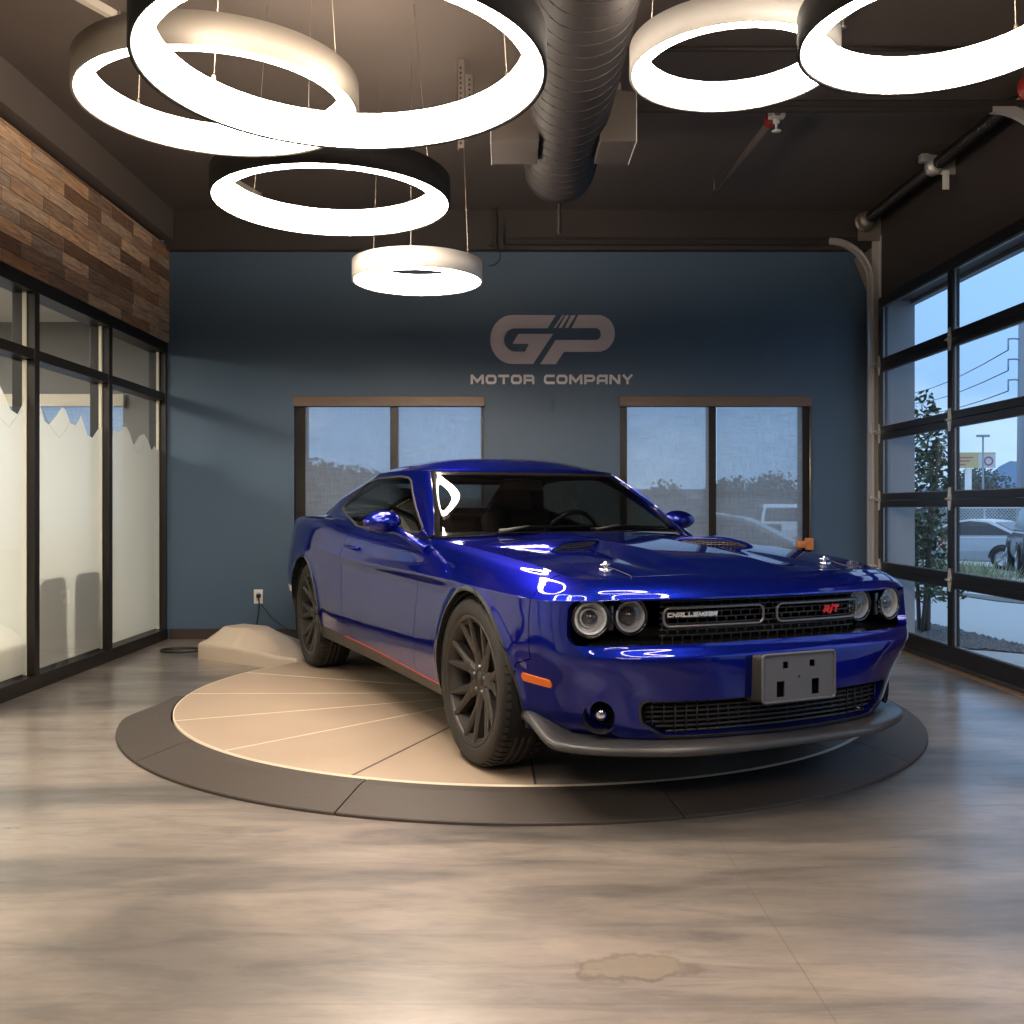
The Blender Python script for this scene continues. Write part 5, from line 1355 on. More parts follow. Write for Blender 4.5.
# openings in the nose
vg = np.abs(V_)
s_end = s_at_v(.851)
gGrille = sdpoly(S_, W_, [(-s_end,.607),(s_end,.607),(s_end,.769),(-s_end,.769)], 0.045)
gGrille = np.where(S_ > 2, 9, gGrille)
LG = [(-.615,.402),(-.60,.322),(-.51,.268),(.51,.268),(.60,.322),(.615,.402)]
gLow = np.where(S_ > 2, 9, sdpoly(S_, W_, LG, 0.03))
sf = s_at_v(.752)
gFog = np.hypot(S_-sf, W_-.335)-0.062
gBumper = np.maximum.reduce([gBump+GAP, gArch, -gGrille, -gLow, -gFog])
gFender = np.maximum.reduce([-(gBump-GAP), -(gDoor-GAP), gArch, -(gSill-GAP), -.9-U_])
gDoorP = np.maximum(gDoor+GAP, -(gSill-GAP))
gQuarter = np.maximum.reduce([-(gDoor-GAP), gArch, -(gSill-GAP), U_+1.2, -(gRear-GAP)])
gSillP = np.maximum(gSill+GAP*0.3, gArch)
gRearP = np.maximum(gRear+GAP, gArch)
def panel(name, g, m, both=False, flange=0.03, sides=(1,-1), label=None):
    out = []
    for sd in sides:
        P, N = (WP, WN) if sd == 1 else (WPr, WNr)
        res = clip_grid(P, g, N, flange)
        if both: out.append(res)
        else: out_o = surf_obj(name, [(res, 0)], m, CAR, flip=(sd == -1))
    if both: return surf_obj(name, [(r, 0) for r in out], m, CAR)

# ---- upper lids: bonnet and fender tops, boot
k9 = WP[:,-1,:]
def lid(idx, spine, nb, feat=None):
    E = k9[idx]; b = np.linspace(0, 1, nb)
    wc = spine(E[:,0])
    P = np.empty((len(idx), nb, 3))
    P[...,0] = E[:,0][:,None]; P[...,1] = E[:,1][:,None]*b[None,:]
    P[...,2] = wc[:,None]+(E[:,2]-wc)[:,None]*(b[None,:]**2.2)
    if feat is not None: P[...,2] += feat(P[...,0], P[...,1])
    return P
def sstep(x, a, b):
    t = np.clip((x-a)/(b-a), 0, 1); return t*t*(3-2*t)
hood_spine = nspline([-.80,-.5,-.2,.1,.4,.6,.745], [.980,.968,.949,.928,.897,.871,.848])
def hood_feat(u, v):
    fade = sstep(u, .74, .50)*sstep(u, -.80, -.50)
    return fade*(0.016*(1-sstep(np.abs(v), .17, .30)) - 0.006*np.exp(-((np.abs(v)-.36)/.07)**2))
hi = np.nonzero((k9[:,0] > -.80) & (k9[:,0] < 2))[0]
HP = lid(hi, hood_spine, 90, hood_feat); HN = normals(HP)
if HN[40,40,2] < 0: HN = -HN
HPr, HNr = mirror(HP, HN)
HOOD = [(.76,-.0),(.76,.45),(.72,.60),(.655,.668),(.575,.675),(.1,.672),(-.4,.695),(-.735,.715),(-.735,-.5),(.76,-.5)]
gHood = sdpoly(HP[...,0], HP[...,1], HOOD)
def hood_z(u, v):
    i = np.argmin(np.abs(HP[:,0,0]-u)); row = HP[i]
    return float(np.interp(abs(v), row[:,1], row[:,2]))
surf_obj('bonnet', [(clip_grid(HP, gHood+GAP, HN, .03), 0), (clip_grid(HPr, gHood+GAP, HNr, .03), 0)], M['paint'], CAR)
for sd in (1, -1):
    P, N = (WP, WN) if sd == 1 else (WPr, WNr); P2, N2 = (HP, HN) if sd == 1 else (HPr, HNr)
    gt = np.maximum(-(gHood-GAP), -(P2[...,0]*0+HP[...,0]+.80))
    surf_obj('front_fender', [(clip_grid(P, gFender, N, .03), 0), (clip_grid(P2, gt, N2, .03), 0)], M['paint'], CAR, flip=False)
    surf_obj('door', [(clip_grid(P, gDoorP, N, .03), 0)], M['paint'], CAR)
    surf_obj('rear_quarter', [(clip_grid(P, gQuarter, N, .03), 0)], M['paint'], CAR)
    surf_obj('side_sill', [(clip_grid(P, gSillP, N, .03), 0)], M['satin'], CAR)
bumper = surf_obj('front_bumper', [(clip_grid(WP, gBumper, WN, .035), 0), (clip_grid(WPr, gBumper, WNr, .035), 0)], M['paint'], CAR)
surf_obj('rear_bumper', [(clip_grid(WP, gRearP, WN, .03), 0), (clip_grid(WPr, gRearP, WNr, .03), 0)], M['paint'], CAR)
di = np.nonzero(k9[:,0] < -2.85)[0]
deck_spine = nspline([-3.95,-3.7,-3.4,-3.1,-2.8], [1.085,1.085,1.088,1.095,1.10])
DP = lid(di, deck_spine, 50); DN = normals(DP)
if DN[5,20,2] < 0: DN = -DN
DPr, DNr = mirror(DP, DN); gd = DP[...,0]*0-1
surf_obj('boot_lid', [(clip_grid(DP, gd, DN), 0), (clip_grid(DPr, gd, DNr), 0)], M['paint'], CAR)

# ---- greenhouse
GB = [(-.660,0,.985),(-.678,.35,.984),(-.713,.60,.980),(-.748,.738,.972),(-.85,.785,.966),(-1.0,.800,.965),(-1.5,.810,.965),(-2.1,.808,.985),(-2.6,.800,1.035),(-3.0,.765,1.065),(-3.2,.70,1.078),(-3.27,.58,1.085),(-3.33,0,1.095)]
GT = [(-1.255,0,1.340),(-1.264,.28,1.339),(-1.281,.47,1.332),(-1.294,.565,1.324),(-1.36,.607,1.320),(-1.55,.622,1.330),(-1.85,.624,1.336),(-2.15,.620,1.333),(-2.35,.608,1.320),(-2.50,.590,1.302),(-2.58,.545,1.296),(-2.60,.44,1.310),(-2.62,0,1.335)]
_gb = np.array(GB); _gt = np.array(GT); gk = np.concatenate([[0], np.cumsum(np.linalg.norm(np.diff((_gb+_gt)/2, axis=0), axis=1))])
gB = pchip(gk, _gb); gT = pchip(gk, _gt)
qg = np.linspace(0, gk[-1], 330); tg = np.linspace(0, 1, 56)
B_ = gB(qg); T_ = gT(qg)
GP = B_[:,None,:]*(1-tg)[None,:,None]+T_[:,None,:]*tg[None,:,None]
GN = normals(GP)
if GN[120,20,1] < 0: GN = -GN
GP = GP+GN*(0.016*np.sin(PI*tg)**1.0)[None,:,None]
GN2 = normals(GP); GN = GN2 if GN2[120,20,1] > 0 else -GN2
GPr, GNr = mirror(GP, GN)
DLO = [(-.885,.976),(-1.455,1.268),(-1.53,1.290),(-1.69,1.303),(-2.15,1.302),(-2.32,1.287),(-2.41,1.262),(-2.605,1.105),(-2.10,.992),(-1.9,.984)]
side = (qg > gk[3])[:,None] & (qg < gk[10])[:,None]
gDLO = np.where(side, sdpoly(GP[...,0], GP[...,2], DLO, 0.02), 9.0)
ws_s = np.interp(tg, [0,1], [.774,.598])
gWS = np.maximum.reduce([np.where((qg < gk[5])[:,None], np.abs(GP[...,1])-ws_s[None,:], 9), (.985-GP[...,2])*0-1+0*GP[...,2], GP[...,2]-1.322, .968-GP[...,2]])
gWS = np.where((qg < gk[5])[:,None], gWS, 9)
gBL = np.where((qg > gk[9])[:,None], np.maximum(np.abs(GP[...,1])-np.interp(tg, [0,1], [.60,.46])[None,:], np.maximum(GP[...,2]-1.30, 1.10-GP[...,2])), 9)
gPil = np.maximum.reduce([-gDLO, -gWS, -gBL])
ri = np.arange(len(qg)); E = gT(qg); nb = 46; bb = np.linspace(0, 1, nb)
roof_spine = nspline([-2.62,-2.3,-2.0,-1.7,-1.45,-1.27], [1.340,1.400,1.424,1.420,1.392,1.340])
wc = roof_spine(E[:,0])
RP = np.empty((len(qg), nb, 3)); RP[...,0] = E[:,0][:,None]; RP[...,1] = E[:,1][:,None]*bb; RP[...,2] = wc[:,None]+(E[:,2]-wc)[:,None]*bb[None,:]**3.0
RN = normals(RP)
if RN[150,20,2] < 0: RN = -RN
RPr, RNr = mirror(RP, RN); gr = RP[...,0]*0-1
surf_obj('roof', [(clip_grid(RP, gr, RN), 0), (clip_grid(RPr, gr, RNr), 0), (clip_grid(GP, gPil, GN, .02), 0), (clip_grid(GPr, gPil, GNr, .02), 0)], M['paint'], CAR)
def glasspart(name, g, m, off=-0.006, rim=0.016, both=True):
    """a pane with a narrow black border and rubber rim"""
    out = []
    for P, N in ((GP, GN), (GPr, GNr)):
        out.append((P, N))
    if both:
        o = surf_obj(name, [(clip_grid(P, g+rim, N, 0, off=off), 0) for P, N in out], m, CAR)
        surf_obj('glass_border', [(clip_grid(P, np.maximum(g-0.004, -(g+rim)), N, 0, off=off+0.001), 0) for P, N in out], M['gloss_black'], o)
        return o
glasspart('windscreen', gWS, M['wind_glass'], rim=0.020)
glasspart('rear_window', gBL, M['wind_glass'])
# side glazing: door glass and quarter glass with a slim gap
sp_u = np.interp(GP[...,2], [1.0,1.29], [-2.03,-2.10])
for P, N in ((GP, GN), (GPr, GNr)):
    gD = np.maximum(gDLO+0.012, sp_u+0.004-GP[...,0]); gQ = np.maximum(gDLO+0.012, GP[...,0]-sp_u+0.004)
    a = surf_obj('door_glass', [(clip_grid(P, gD, N, 0, off=-.006), 0)], M['side_glass'], CAR)
    surf_obj('window_trim', [(clip_grid(P, np.maximum(gDLO-0.000, -(gDLO+0.009)), N, 0.012, off=0.003), 0)], mat('bright_trim', (0.10,0.09,0.08), 0.35, metal=0.6), a)
    b = surf_obj('quarter_glass', [(clip_grid(P, gQ, N, 0, off=-.006), 0)], M['side_glass'], CAR)
    surf_obj('pillar_strip', [(clip_grid(P, np.maximum(gDLO+0.012, np.abs(GP[...,0]-sp_u)-0.005), N, 0, off=-.004), 0)], M['gloss_black'], b)
# cowl panel under the windscreen and the wipers
co = MB()
pts = [(-.66,0,.972),(-.68,.35,.968),(-.71,.60,.962),(-.76,.74,.955)]
row = [(x,-y,z) for x,y,z in pts[:0:-1]]+pts
vs = [(x+.02,y,z+.004) for x,y,z in row]+[(x-.12,y,z+.0) for x,y,z in row]
n = len(row); co.add(vs, [(i,i+1,n+i+1,n+i) for i in range(n-1)], True); co.build('cowl', M['satin'], CAR, fixn=False)
for (a, b, c) in (((-.70,-.45,.985),(-.755,-.12,1.008),(-.77,0.12,1.012)), ((-.70,.12,.988),(-.755,.40,1.008),(-.79,.62,1.0))):
    MB().tube([a, ((a[0]+b[0])/2,(a[1]+b[1])/2,(a[2]+b[2])/2+.012), b], [.012,.009,.007], seg=8).tube([((a[0]+b[0])/2+.012,(a[1]+b[1])/2-.16,b[2]-.012), b, c], .006, seg=6).build('wiper', M['satin'], CAR)

# ---- patches that follow the body sides
def patch_on(name, g, m, off, sides=(1,-1), parent=None):
    r = []
    for sd in sides:
        P, N = (WP, WN) if sd == 1 else (WPr, WNr)
        r.append(surf_obj(name, [(clip_grid(P, g, N, off+0.002, off=off), 0)], m, parent or CAR))
    return r
gm = sdpoly(U_, W_, [(.495,.442),(.495,.474),(.645,.463),(.645,.433)], 0.008); patch_on('side_marker', np.where(U_ > .3, gm, 9), M['amber'], 0.006)
k1 = _W(SG)[:,1][:,None]
patch_on('red_pinstripe', np.maximum.reduce([np.abs(W_-k1-.004)-.0042, U_+.36, -2.0-U_]), M['red_mark'], 0.0015)
patch_on('rear_marker', sdpoly(U_, W_, [(-3.36,.49),(-3.36,.535),(-3.56,.535),(-3.56,.49)], .012), M['halo'], 0.008)

for a in (AF, AR):
    rr_ = np.hypot(U_-a[0], W_-a[1])
    for sd in (1, -1):
        P, N = (WP, WN) if sd == 1 else (WPr, WNr)
        surf_obj('arch_trim', [(clip_grid(P, np.maximum.reduce([R_ARCH-rr_, rr_-R_BODY-.001, .235-W_]), N, .05, off=.001), 0)], M['gloss_black'], CAR)

# ---- wheel arch liners and dark underbody
for a in (AF, AR):
    for sd in (1, -1):
        w0, w1 = (0.93, 0.42)
        MB().lathe([(R_ARCH-.004,w0*0+.915),(R_ARCH-.004,.55),(0.0,.55)], 48, axis='y', a0=-0.45, a1=PI+.45).xf(Matrix.Translation((a[0],0,a[1])) @ Matrix.Diagonal((1,sd,1,1))).build('arch_liner', M['void'], CAR)
ub = MB(); ub.box(-3.9,.62,-.74,.74,.19,.21); ub.box(-.42,-.45,-.85,.85,.2,.7); ub.box(-2.5,-2.52,-.85,.85,.2,.8); ub.build('underbody', M['void'], CAR)

# ---- nose: recess, grille, lamps
def nose_ribbon(name, gmask, m, off):
    r = [(clip_grid(P, gmask, N, 0, off=off), 0) for P, N in ((WP, WN), (WPr, WNr))]
    return surf_obj(name, r, m, CAR)
nose_ribbon('grille_back', gGrille-.012, M['void'], -.200)
lowb = nose_ribbon('lower_grille', gLow-.012, M['void'], -.060)
def nose_pt(s, w, off=0.0):
    sg = 1 if s >= 0 else -1
    ss = np.array([abs(s)]); t = np.linspace(0, 1, 200); P = wrap(ss, t)[0]
    i = int(np.argmin(np.abs(P[:,2]-w)))
    p, n = outline(ss); c = np.array([-1.5,0.0]); n = n[0]*np.sign(n[0]@(c-p[0]) or 1)
    q = P[i].copy(); q[0] -= n[0]*off; q[1] -= n[1]*off; q[2] = w
    return Vector((q[0], sg*q[1], q[2]))
def nose_line(w, sa, sb, off, n=40, woff=None):
    return [nose_pt(sa+(sb-sa)*k/n, w, off) for k in range(n+1)]
# fixed depth curves for the grille texture
def g_pt(s, w, off=-.05):
    sg = 1 if s >= 0 else -1
    p, n = outline(np.array([abs(s)])); c = np.array([-1.5,0.0]); n = n[0]*np.sign(n[0]@(c-p[0]) or 1)
    return Vector((p[0][0]-n[0]*off, sg*(p[0][1]-n[1]*off), w))
se = s_at_v(.50)
gm_ = MB()
for w in (.628,.650,.672,.694,.716,.738,.757): gm_.tube([g_pt(-se+2*se*k/40, w, -.122) for k in range(41)], .0045, seg=5)
for r, (wa, wb) in enumerate(zip((.610,.628,.650,.672,.694,.716,.738), (.628,.650,.672,.694,.716,.738,.757))):
    for k in range(22):
        s = -se+2*se*(k+.5*(r % 2)+.25)/22; gm_.tube([g_pt(s, wa, -.122), g_pt(s, wb, -.122)], .004, seg=4)
gm_.build('grille_mesh', M['satin'], CAR)
MB().add([g_pt(-s_at_v(.8)+2*s_at_v(.8)*k/40, w, -o) for w, o in ((.603,.034),(.618,.205)) for k in range(41)], [(k,k+1,41+k+1,41+k) for k in range(40)], True).build('grille_shelf', M['gloss_black'], CAR)
for w, nm in ((.773, 'grille_roof'),):
    MB().add([g_pt(-s_at_v(.82)+2*s_at_v(.82)*k/40, w, -o) for o in (.075,.21) for k in range(41)], [(k,k+1,41+k+1,41+k) for k in range(40)], True).build(nm, M['void'], CAR)
def rr_loop(s0, s1, w0, w1, r, off, n=6):
    pts = []
    for cx, cz, a in ((s1-r, w1-r, 0), (s0+r, w1-r, 90), (s0+r, w0+r, 180), (s1-r, w0+r, 270)):
        for k in range(n+1):
            t = math.radians(a+90*k/n); pts.append((cx+r*math.cos(t), cz+r*math.sin(t)))
    out = []
    for i, p in enumerate(pts):
        q = pts[(i+1) % len(pts)]; m = max(1, int(abs(q[0]-p[0])/.04))
        for k in range(m): out.append(g_pt(p[0]+(q[0]-p[0])*k/m, p[1]+(q[1]-p[1])*k/m, off))
    return out
for sg in (-1, 1):
    a, b = sorted((sg*s_at_v(.035), sg*s_at_v(.492)))
    MB().tube(rr_loop(a, b, .664, .734, .024, -.100), .0062, seg=8, closed=True).build('grille_ring', M['disc'], CAR)
def lettering(text, s0, w0, length, height, off, m, name, shear=.25, w=.32):
    qs, wd = text_quads(text, gap=.2, W=1.25, w=w, shear=shear)
    mb = MB()
    for ch, quads in qs:
        for q in quads:
            P = [(s0+a/wd*length, w0+b*height) for a, b in q]
            vs = [g_pt(a, b, off) for a, b in P]+[g_pt(a, b, off-.006) for a, b in P]
            mb.add(vs, [(0,1,2,3),(7,6,5,4),(0,4,5,1),(1,5,6,2),(2,6,7,3),(3,7,4,0)])
    return mb.build(name, m, CAR)
lettering('CHALLENGEr', -s_at_v(.482), .700, .225, .018, -.090, M['badge'], 'badge_lettering')
lettering('r/T', s_at_v(.275), .688, .085, .030, -.090, M['red_mark'], 'badge_red')
LAMPW = .700
def headlight(x, y, r, inner):
    sg = 1 if y > 0 else -1
    o = empty('headlight', (x, y, LAMPW), math.radians(12 if not inner else 5)*sg, CAR)
    MB().lathe([(r+.012,-.05),(r+.012,.012),(r+.006,.016),(r,.010),(r,-.04)], 40, axis='x').build('lamp_bezel', M['gloss_black'], o)
    MB().lathe([(r-.001,.004),(r-.003,.010),(r-.008,.009),(r-.010,-.004),(r-.010,-.010)], 40, axis='x').build('halo_ring', M['halo'], o)
    MB().lathe([(r-.010,-.008),(r*.84,-.012),(r*.80,-.020),(r*.66,-.024),(r*.62,-.032),(r*.50,-.036)], 40, axis='x').build('reflector_bowl', M['lamp_silver'], o)
    MB().lathe([(r*.56,-.030),(r*.56,-.010),(r*.50,-.008)], 32, axis='x').build('lens_collar', M['lamp_silver'] if not inner else M['gloss_black'], o)
    MB().lathe([(r*.50,-.010),(r*.42,.002),(r*.25,.010),(0.0001,.013)], 32, axis='x').build('projector_lens', M['lens_dark'], o)
    MB().lathe([(r-.002,.010),(r*.7,.016),(r*.35,.020),(0.0001,.021)], 32, axis='x').build('lamp_cover', M['lamp_glass'], o)
    return o
for sg in (-1, 1):
    headlight(.752, sg*.738, .064, False); headlight(.750, sg*.566, .062, True)
    MB().rbox(-.02,.02,-.012,.012,-.05,.05,.006).xf(Matrix.Translation((.75, sg*.657, LAMPW))).build('lamp_divider', M['gloss_black'], CAR)
# lower grille slats
lg = MB()
for k, w in enumerate((.283,.301,.319,.337,.355,.373,.391)):
    half = .50 if k == 0 else (.54 if k == 1 else .58)
    lg.tube([g_pt(-half+2*half*q/40, w, -.050-.03*(abs(-half+2*half*q/40)/.6)**2) for q in range(41)], .0055, seg=6)
for q in range(25):
    s = -.56+1.12*q/24; lg.tube([g_pt(s, .272 if abs(s) < .48 else .31, -.055), g_pt(s, .400, -.055)], .0035, seg=4)
lg.build('slats', M['satin'], lowb)
surf_obj('opening_lip', [(clip_grid(P, np.abs(gLow-.004)-.005, N, .006, off=.003), 0) for P, N in ((WP, WN), (WPr, WNr))], M['satin'], lowb)
for sg in (-1, 1):
    c = nose_pt(sg*sf, .335, -.045)
    o = empty('fog_light', c, math.radians(34)*sg, CAR)
    MB().lathe([(.064,.05),(.058,.03),(.05,-.02),(.0,-.03)], 32, axis='x').build('fog_recess', M['void'], o)
    MB().lathe([(.030,-.02),(.034,.006),(.028,.010)], 28, axis='x').build('fog_ring', M['gloss_black'], o)
    MB().lathe([(.030,.0),(.022,.010),(.010,.014),(.0001,.015)], 24, axis='x').build('fog_lens', M['chrome'], o)
# chin splitter
sm = s_at_u(.47); vs = []; nS = 110; prof = [(.085,.258),(.02,.252),(-.026,.240),(-.036,.230),(-.038,.216),(-.032,.208),(.06,.200)]
for k in range(nS+1):
    s = -sm+2*sm*k/nS; a = abs(s)/sm
    e = sstep(np.array(a), .80, 1.0); inn = .125*sstep(np.array(a), .30, .72)*(1-.50*float(e))
    for d, w in prof:
        dd = d+float(inn)*(1.0 if d > 0 else .55)+ (.045*float(e) if d < 0 else 0)
        ww = w+.075*float(e)*(1 if w > .2 else .55)
        vs.append(g_pt(s, ww, -dd))
m = len(prof); fs = [list(range(m)), [nS*m+i for i in range(m)][::-1]]
for k in range(nS):
    for i in range(m): fs.append((k*m+i, k*m+(i+1)%m, (k+1)*m+(i+1)%m, (k+1)*m+i))
MB().add(vs, fs, True).build('chin_splitter', M['splitter'], CAR)
# licence plate bracket
pc = (1.015, .018, .472)
br = MB()
va = [(-.172,-.088),(.172,-.088),(.172,.088),(-.172,.088)]
g_y = np.linspace(-.172,.172,90); g_z = np.linspace(-.088,.088,48)
YY, ZZ = np.meshgrid(g_y, g_z, indexing='ij')
holes = [sdpoly(YY, ZZ, [(a-w,b-h),(a+w,b-h),(a+w,b+h),(a-w,b+h)]) for a, b, w, h in ((-.064,.047,.013,.013),(.064,.047,.013,.013),(-.088,-.042,.019,.030),(.080,-.042,.019,.030))]+[np.hypot(YY, ZZ-.0)-.006]
PB = np.stack([np.zeros_like(YY), YY, ZZ], -1)
gpl = np.maximum.reduce([sdpoly(YY, ZZ, va, .014)]+[-h for h in holes])
brk = empty('plate_bracket', pc, 0, CAR)
surf_obj('bracket_face', [(clip_grid(PB, gpl, np.broadcast_to(np.array([1.0,0,0]), PB.shape), .006), 0)], M['bracket'], brk)
rim = []
for cy, cz, a in ((.160,.076,0),(-.160,.076,90),(-.160,-.076,180),(.160,-.076,270)):
    for k in range(6): t = math.radians(a+90*k/5); rim.append((.001, cy+.013*math.cos(t), cz+.013*math.sin(t)))
MB().tube(rim, .0055, seg=8, closed=True).build('bracket_rim', M['bracket'], brk)
fr_ = [(0,y,z) for _, y, z in rim]; n = len(fr_)
bk = [(-.085, y*1.10, z*1.0-.006 if z > 0 else z*1.02) for _, y, z in rim]
MB().add(fr_+bk, [(i,(i+1)%n,n+(i+1)%n,n+i) for i in range(n)], True).build('bracket_skirt', mat('bracket_side', (0.03,0.028,0.028), 0.5), brk)
MB().box(-.05,-.045,-.16,.16,-.08,.08).build('bracket_back', M['void'], brk)

# ---- bonnet scoops and pins
def scoop(sd):
    A = np.array([-.085,.215]); Bp = np.array([.075,.555]); e = Bp-A; ln = np.linalg.norm(e); e = e/ln; nf = np.array([e[1], -e[0]])
    na, nc = 40, 30; P = np.empty((na, nc, 3)); Hh = np.empty((na, nc))
    for i in range(na):
        a = i/(na-1)
        lens = max(0.0, 1-(2*a-1)**2)**.62
        for j in range(nc):
            c = j/(nc-1); q = A+e*ln*a+nf*(0.012*lens-c*.50)
            h = .044*lens*(1-sstep(np.array(c), .05, 1.0))*(1-.12*math.exp(-c*40))
            P[i,j] = (q[0], q[1], hood_z(q[0], q[1])+h-.001)
    N = normals(P)
    if N[20,15,2] < 0: N = -N
    if sd < 0: P[...,1] *= -1; N[...,1] *= -1
    o = surf_obj('bonnet_scoop', [(clip_grid(P, P[...,0]*0-1, N), 0)], M['paint'], CAR)
    lip = [tuple(P[i,0]) for i in range(na)]
    MB().tube([Vector(p)+Vector((.0,0,-.003)) for p in lip], .006, seg=8).build('scoop_lip', M['paint'], o)
    vs = []; off = -.012
    for i in range(na):
        x, y, z = P[i,0]; ny = nf[1]*sd
        vs.append((x+nf[0]*off, y+ny*off, z-.003)); vs.append((x+nf[0]*(off+.004), y+ny*(off+.004), hood_z(x, y)-.004))
    MB().add(vs, [(2*i,2*i+1,2*i+3,2*i+2) for i in range(na-1)], True).build('scoop_opening', M['void'], o, fixn=False)
    g = MB()
    for k in range(1, 4):
        g.tube([((P[i,0]*(k/4)+np.array([P[i,0][0],P[i,0][1],hood_z(P[i,0][0],P[i,0][1])])*(1-k/4))+np.array([nf[0]*-.004, nf[1]*sd*-.004, -.003])) for i in range(3, na-3)], .0018, seg=4)
    for i in range(4, na-3, 2):
        x, y, z = P[i,0]; g.tube([(x-.004*nf[0], y-.004*nf[1]*sd, hood_z(x, y)), (x-.004*nf[0], y-.004*nf[1]*sd, z-.005)], .0016, seg=4)
    g.build('scoop_mesh', M['disc'], o)
scoop(1); scoop(-1)
for sd in (1, -1):
    x, y = .56, sd*.560; z = hood_z(x, y)
    o = empty('bonnet_pin', (x, y, z), 0, CAR)
    MB().lathe([(0,.002),(.026,.003),(.028,0),(.028,-.004)], 24).lathe([(.007,.0),(.007,.026),(.004,.030),(0,.030)], 14).build('pin_post', M['chrome'], o)
    MB().tube([(.0,-.024,.016),(.012,-.012,.020),(.012,.014,.020),(.0,.024,.016),(-.006,.010,.018)], .0035, seg=6).build('pin_clip', M['chrome'], o)
    MB().tube([(.01,0.012*sd,.014),(.07,.010,hood_z(.60,y)-z+.006),(.17,.008,hood_z(.70,y)-z+.006),(.235,.006,.797-z),(.262,.004,.775-z),(.255,.0,.755-z)], .0016, seg=6).build('pin_lanyard', M['satin'], o)

# ---- mirrors and handles
for sd in (1, -1):
    o = empty('door_mirror', (-1.12, sd*.948, 1.035), 0, CAR)
    bm = bmesh.new(); bmesh.ops.create_uvsphere(bm, u_segments=32, v_segments=20, radius=1)
    for v in bm.verts:
        x, y, z = v.co
        v.co = Vector((x*.085 if x > 0 else x*.045, y*.105*(1-.0*z), z*.060*(1-.12*(y*sd))))
        if v.co.x < -.03: v.co.x = -.03
    MB().frombm(bm, True).build('mirror_shell', M['paint'], o)
    MB().lathe([(0.0001,0),(.92,0)], 28, axis='x').xf(Matrix.Translation((-.031,0,0)) @ Matrix.Diagonal((1,.092,.050,1))).build('mirror_glass', M['chrome'], o)
    MB().tube([(.01,-sd*.05,-.03),(.14,-sd*.075,-.065),(.37,-sd*.125,-.140)], [.024,.020,.028], seg=12).build('mirror_arm', M['paint'], o)
    h = MB(); 
    yb = lambda u: float(np.interp(.865, WP[np.argmin(np.abs(WP[:,50,0]-u)),:,2], WP[np.argmin(np.abs(WP[:,50,0]-u)),:,1]))
    h.tube([(-1.80, sd*(yb(-1.8)-.004), .868), (-1.83, sd*(yb(-1.83)+.022), .870), (-1.97, sd*(yb(-1.97)+.024), .874), (-2.01, sd*(yb(-2.01)-.004), .872)], [.010,.011,.011,.010], seg=10)
    h.build('door_handle', M['paint'], CAR)

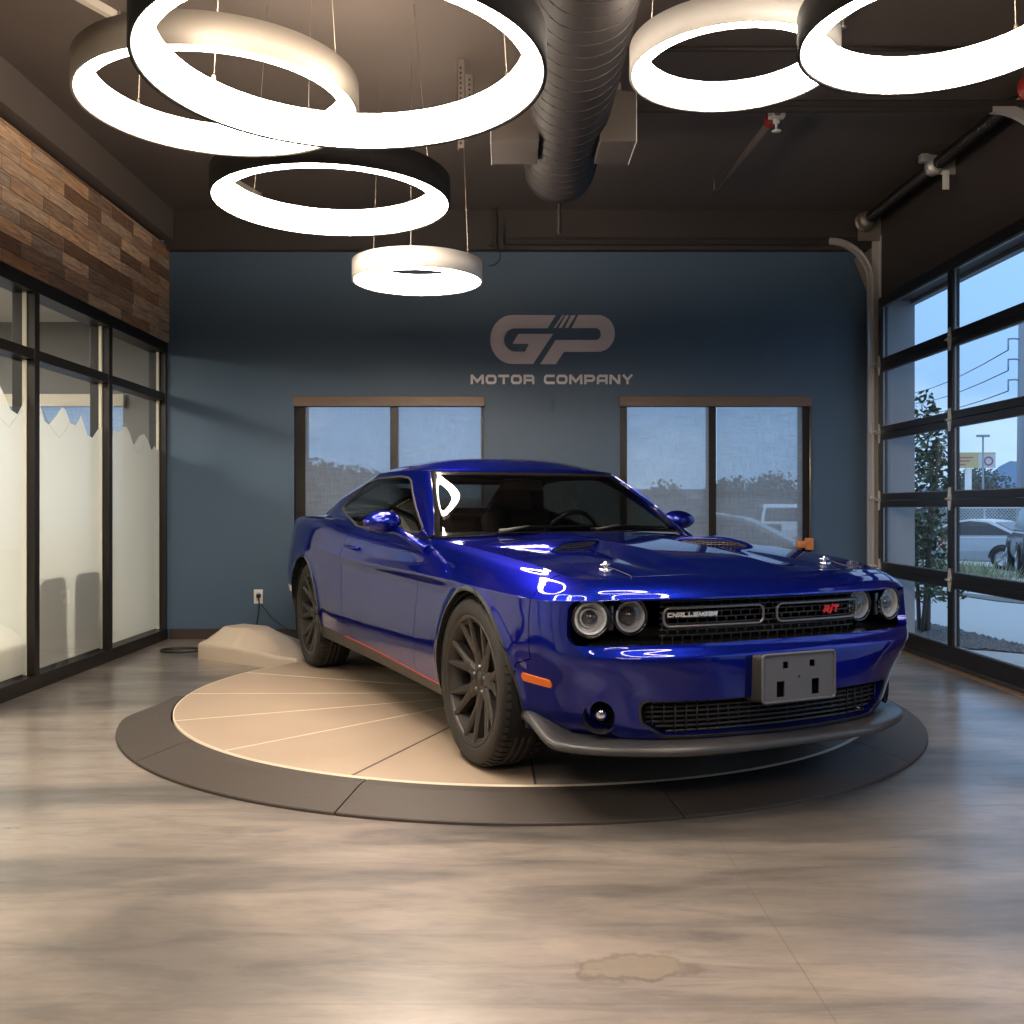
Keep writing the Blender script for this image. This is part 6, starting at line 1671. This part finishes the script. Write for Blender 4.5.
# ---- wheels
def wheel_bm():
    return None
def make_wheel(c, sd, rot0):
    o = empty('wheel', c, 0 if sd > 0 else PI, CAR)
    R = .363
    prof = [(.272,.100),(.278,.112),(.298,.120),(.320,.123),(.340,.119),(.353,.108),(.360,.092),(R,.075)]
    t = MB().lathe(prof+[(r, -y) for r, y in prof[::-1]]+[(.25,-.095),(.25,.095)], 96, axis='y', closed=True)
    nT = 64
    for k in range(nT):
        a = 2*PI*k/nT
        for y0, y1, da in ((.060,.100,0),(-.100,-.060,.5)):
            a0 = a+da*2*PI/nT; a1 = a0+2*PI/nT*.66
            rr = [(R-.010,y1+.012),(R+.005,y1-.012),(R+.006,y0)] if y0 > 0 else [(R-.010,y0-.012),(R+.005,y0+.012),(R+.006,y1)]
            vs = []
            for q in (a0, a1):
                for r, y in rr: vs.append((r*math.cos(q), y, r*math.sin(q)))
                vs.append(((R-.012)*math.cos(q), rr[2][1], (R-.012)*math.sin(q)))
            t.add(vs, [(0,1,5,4),(1,2,6,5),(2,3,7,6),(0,3,2,1),(4,5,6,7)])
    for y in (-.032,0,.032): t.lathe([(R-.01,y-.012),(R+.006,y-.011),(R+.006,y+.011),(R-.01,y+.012)], 96, axis='y')
    t.build('tyre', M['tyre'], o)
    MB().lathe([(.278,.106),(.283,.112),(.279,.117),(.268,.111),(.263,.096),(.252,.06),(.242,.02),(.238,-.10),(.27,-.105)], 72, axis='y').build('rim', M['wheel'], o)
    for k in range(7):
        a = rot0+2*PI*k/7; s = MB()
        def arm(r0, a0, r1, a1, w0, w1, y0, y1, th):
            p0 = Vector((r0*math.cos(a0), y0, r0*math.sin(a0))); p1 = Vector((r1*math.cos(a1), y1, r1*math.sin(a1)))
            d = p1-p0; sdv = Vector((-d.z, 0, d.x)).normalized()
            vs = [p0+sdv*w0, p0-sdv*w0, p1-sdv*w1, p1+sdv*w1]
            pk = [p0+sdv*w0*.45+Vector((0,.010,0)), p0-sdv*w0*.45+Vector((0,.010,0)), p1-sdv*w1*.45+Vector((0,.008,0)), p1+sdv*w1*.45+Vector((0,.008,0))]
            bk = [v-Vector((0,th,0)) for v in vs]
            s.add(vs+pk+bk, [(0,4,7,3),(4,5,6,7),(5,1,2,6),(0,1,5,4),(3,7,6,2),(0,3,11,8),(1,9,10,2),(8,11,10,9),(2,10,11,3),(0,8,9,1)])
        arm(.045, a, .135, a, .036, .034, .060, .068, .035)
        arm(.118, a-.07, .267, a-.190, .0225, .0150, .066, .100, .034); arm(.118, a+.07, .267, a+.190, .0225, .0150, .066, .100, .034)
        s.build('spoke', M['wheel'], o)
    h = MB().lathe([(.0001,.074),(.028,.074),(.034,.066),(.05,.070),(.072,.066),(.080,.040),(.08,.0)], 40, axis='y')
    h.build('hub', M['wheel'], o)
    n = MB()
    for k in range(5):
        a = rot0+2*PI*k/5; n.lathe([(.010,.055),(.010,.070),(.006,.076),(0.0001,.076)], 8, axis='y', c=(.056*math.cos(a),0,.056*math.sin(a)))
    n.build('lug_nut', M['disc'], o)
    MB().lathe([(.07,.0),(.175,.0),(.178,-.004),(.178,-.026),(.175,-.03),(.07,-.03)], 56, axis='y').build('brake_disc', M['disc'], o)
    MB().rbox(.10,.20,-.05,.035,-.09,.09,.02).build('brake_caliper', M['satin'], o)
    return o
for (x, zc) in ((0.0,.363),(-2.95,.363)):
    for sd in (1, -1): make_wheel((x, sd*.792, zc), sd, .35 if x == 0 else .9)

# ---- cabin
MB().rbox(-1.42,-.82,-.70,.70,.60,.955,.06,4).build('dashboard', M['cabin'], CAR)
MB().box(-3.0,-.8,-.78,.78,.30,.33).build('cabin_floor', M['cabin'], CAR)
MB().rbox(-3.22,-2.55,-.66,.66,.95,1.03,.03).build('parcel_shelf', M['cabin'], CAR)
for sd in (1, -1): MB().rbox(-2.9,-.9,sd*.765-.03,sd*.765+.03,.35,.93,.02).build('door_card', M['cabin'], CAR)
for sd in (1, -1):
    o = empty('front_seat', (-1.85, sd*.37, .35), 0, CAR)
    MB().rbox(-.25,.28,-.25,.25,.08,.24,.05,4).build('seat_base', M['seat'], o)
    MB().rbox(-.07,.08,-.25,.25,0,.58,.06,4).xf(Matrix.Translation((-.24,0,.18)) @ Matrix.Rotation(math.radians(-17),4,'Y')).build('seat_back', M['seat'], o)
    MB().rbox(-.05,.05,-.13,.13,0,.17,.04,4).xf(Matrix.Translation((-.42,0,.72)) @ Matrix.Rotation(math.radians(-10),4,'Y')).build('headrest', M['seat'], o)
o = empty('rear_seat', (-2.55, 0, .40), 0, CAR)
MB().rbox(-.25,.25,-.62,.62,0,.15,.05).build('seat_base', M['seat'], o); MB().rbox(-.42,-.22,-.62,.62,.05,.60,.06).build('seat_back', M['seat'], o)
sw = empty('steering_wheel', (-1.46, .375, .915), 0, CAR); sw.rotation_euler = (0, math.radians(-66), 0)
MB().tube([(.185*math.cos(2*PI*k/40), .185*math.sin(2*PI*k/40), 0) for k in range(40)], .015, seg=10, closed=True).build('wheel_rim', M['gloss_black'], sw)
s = MB()
for a in (0, 90, 180): s.tube([(.05*math.cos(math.radians(a+90)), .05*math.sin(math.radians(a+90)), -.01), (.18*math.cos(math.radians(a+90)), .18*math.sin(math.radians(a+90)), 0)], .014, seg=8)
s.build('wheel_spoke', M['cabin'], sw); MB().lathe([(0.0001,.02),(.05,.015),(.07,-.02),(0.0001,-.04)], 24).build('wheel_boss', M['cabin'], sw)
MB().rbox(-.025,.01,-.13,.13,-.035,.035,.014).xf(Matrix.Translation((-1.335,-.01,1.243))).tube([(-1.33,0,1.275),(-1.31,0,1.318)], .012, seg=8).build('rear_view_mirror', M['cabin'], CAR)
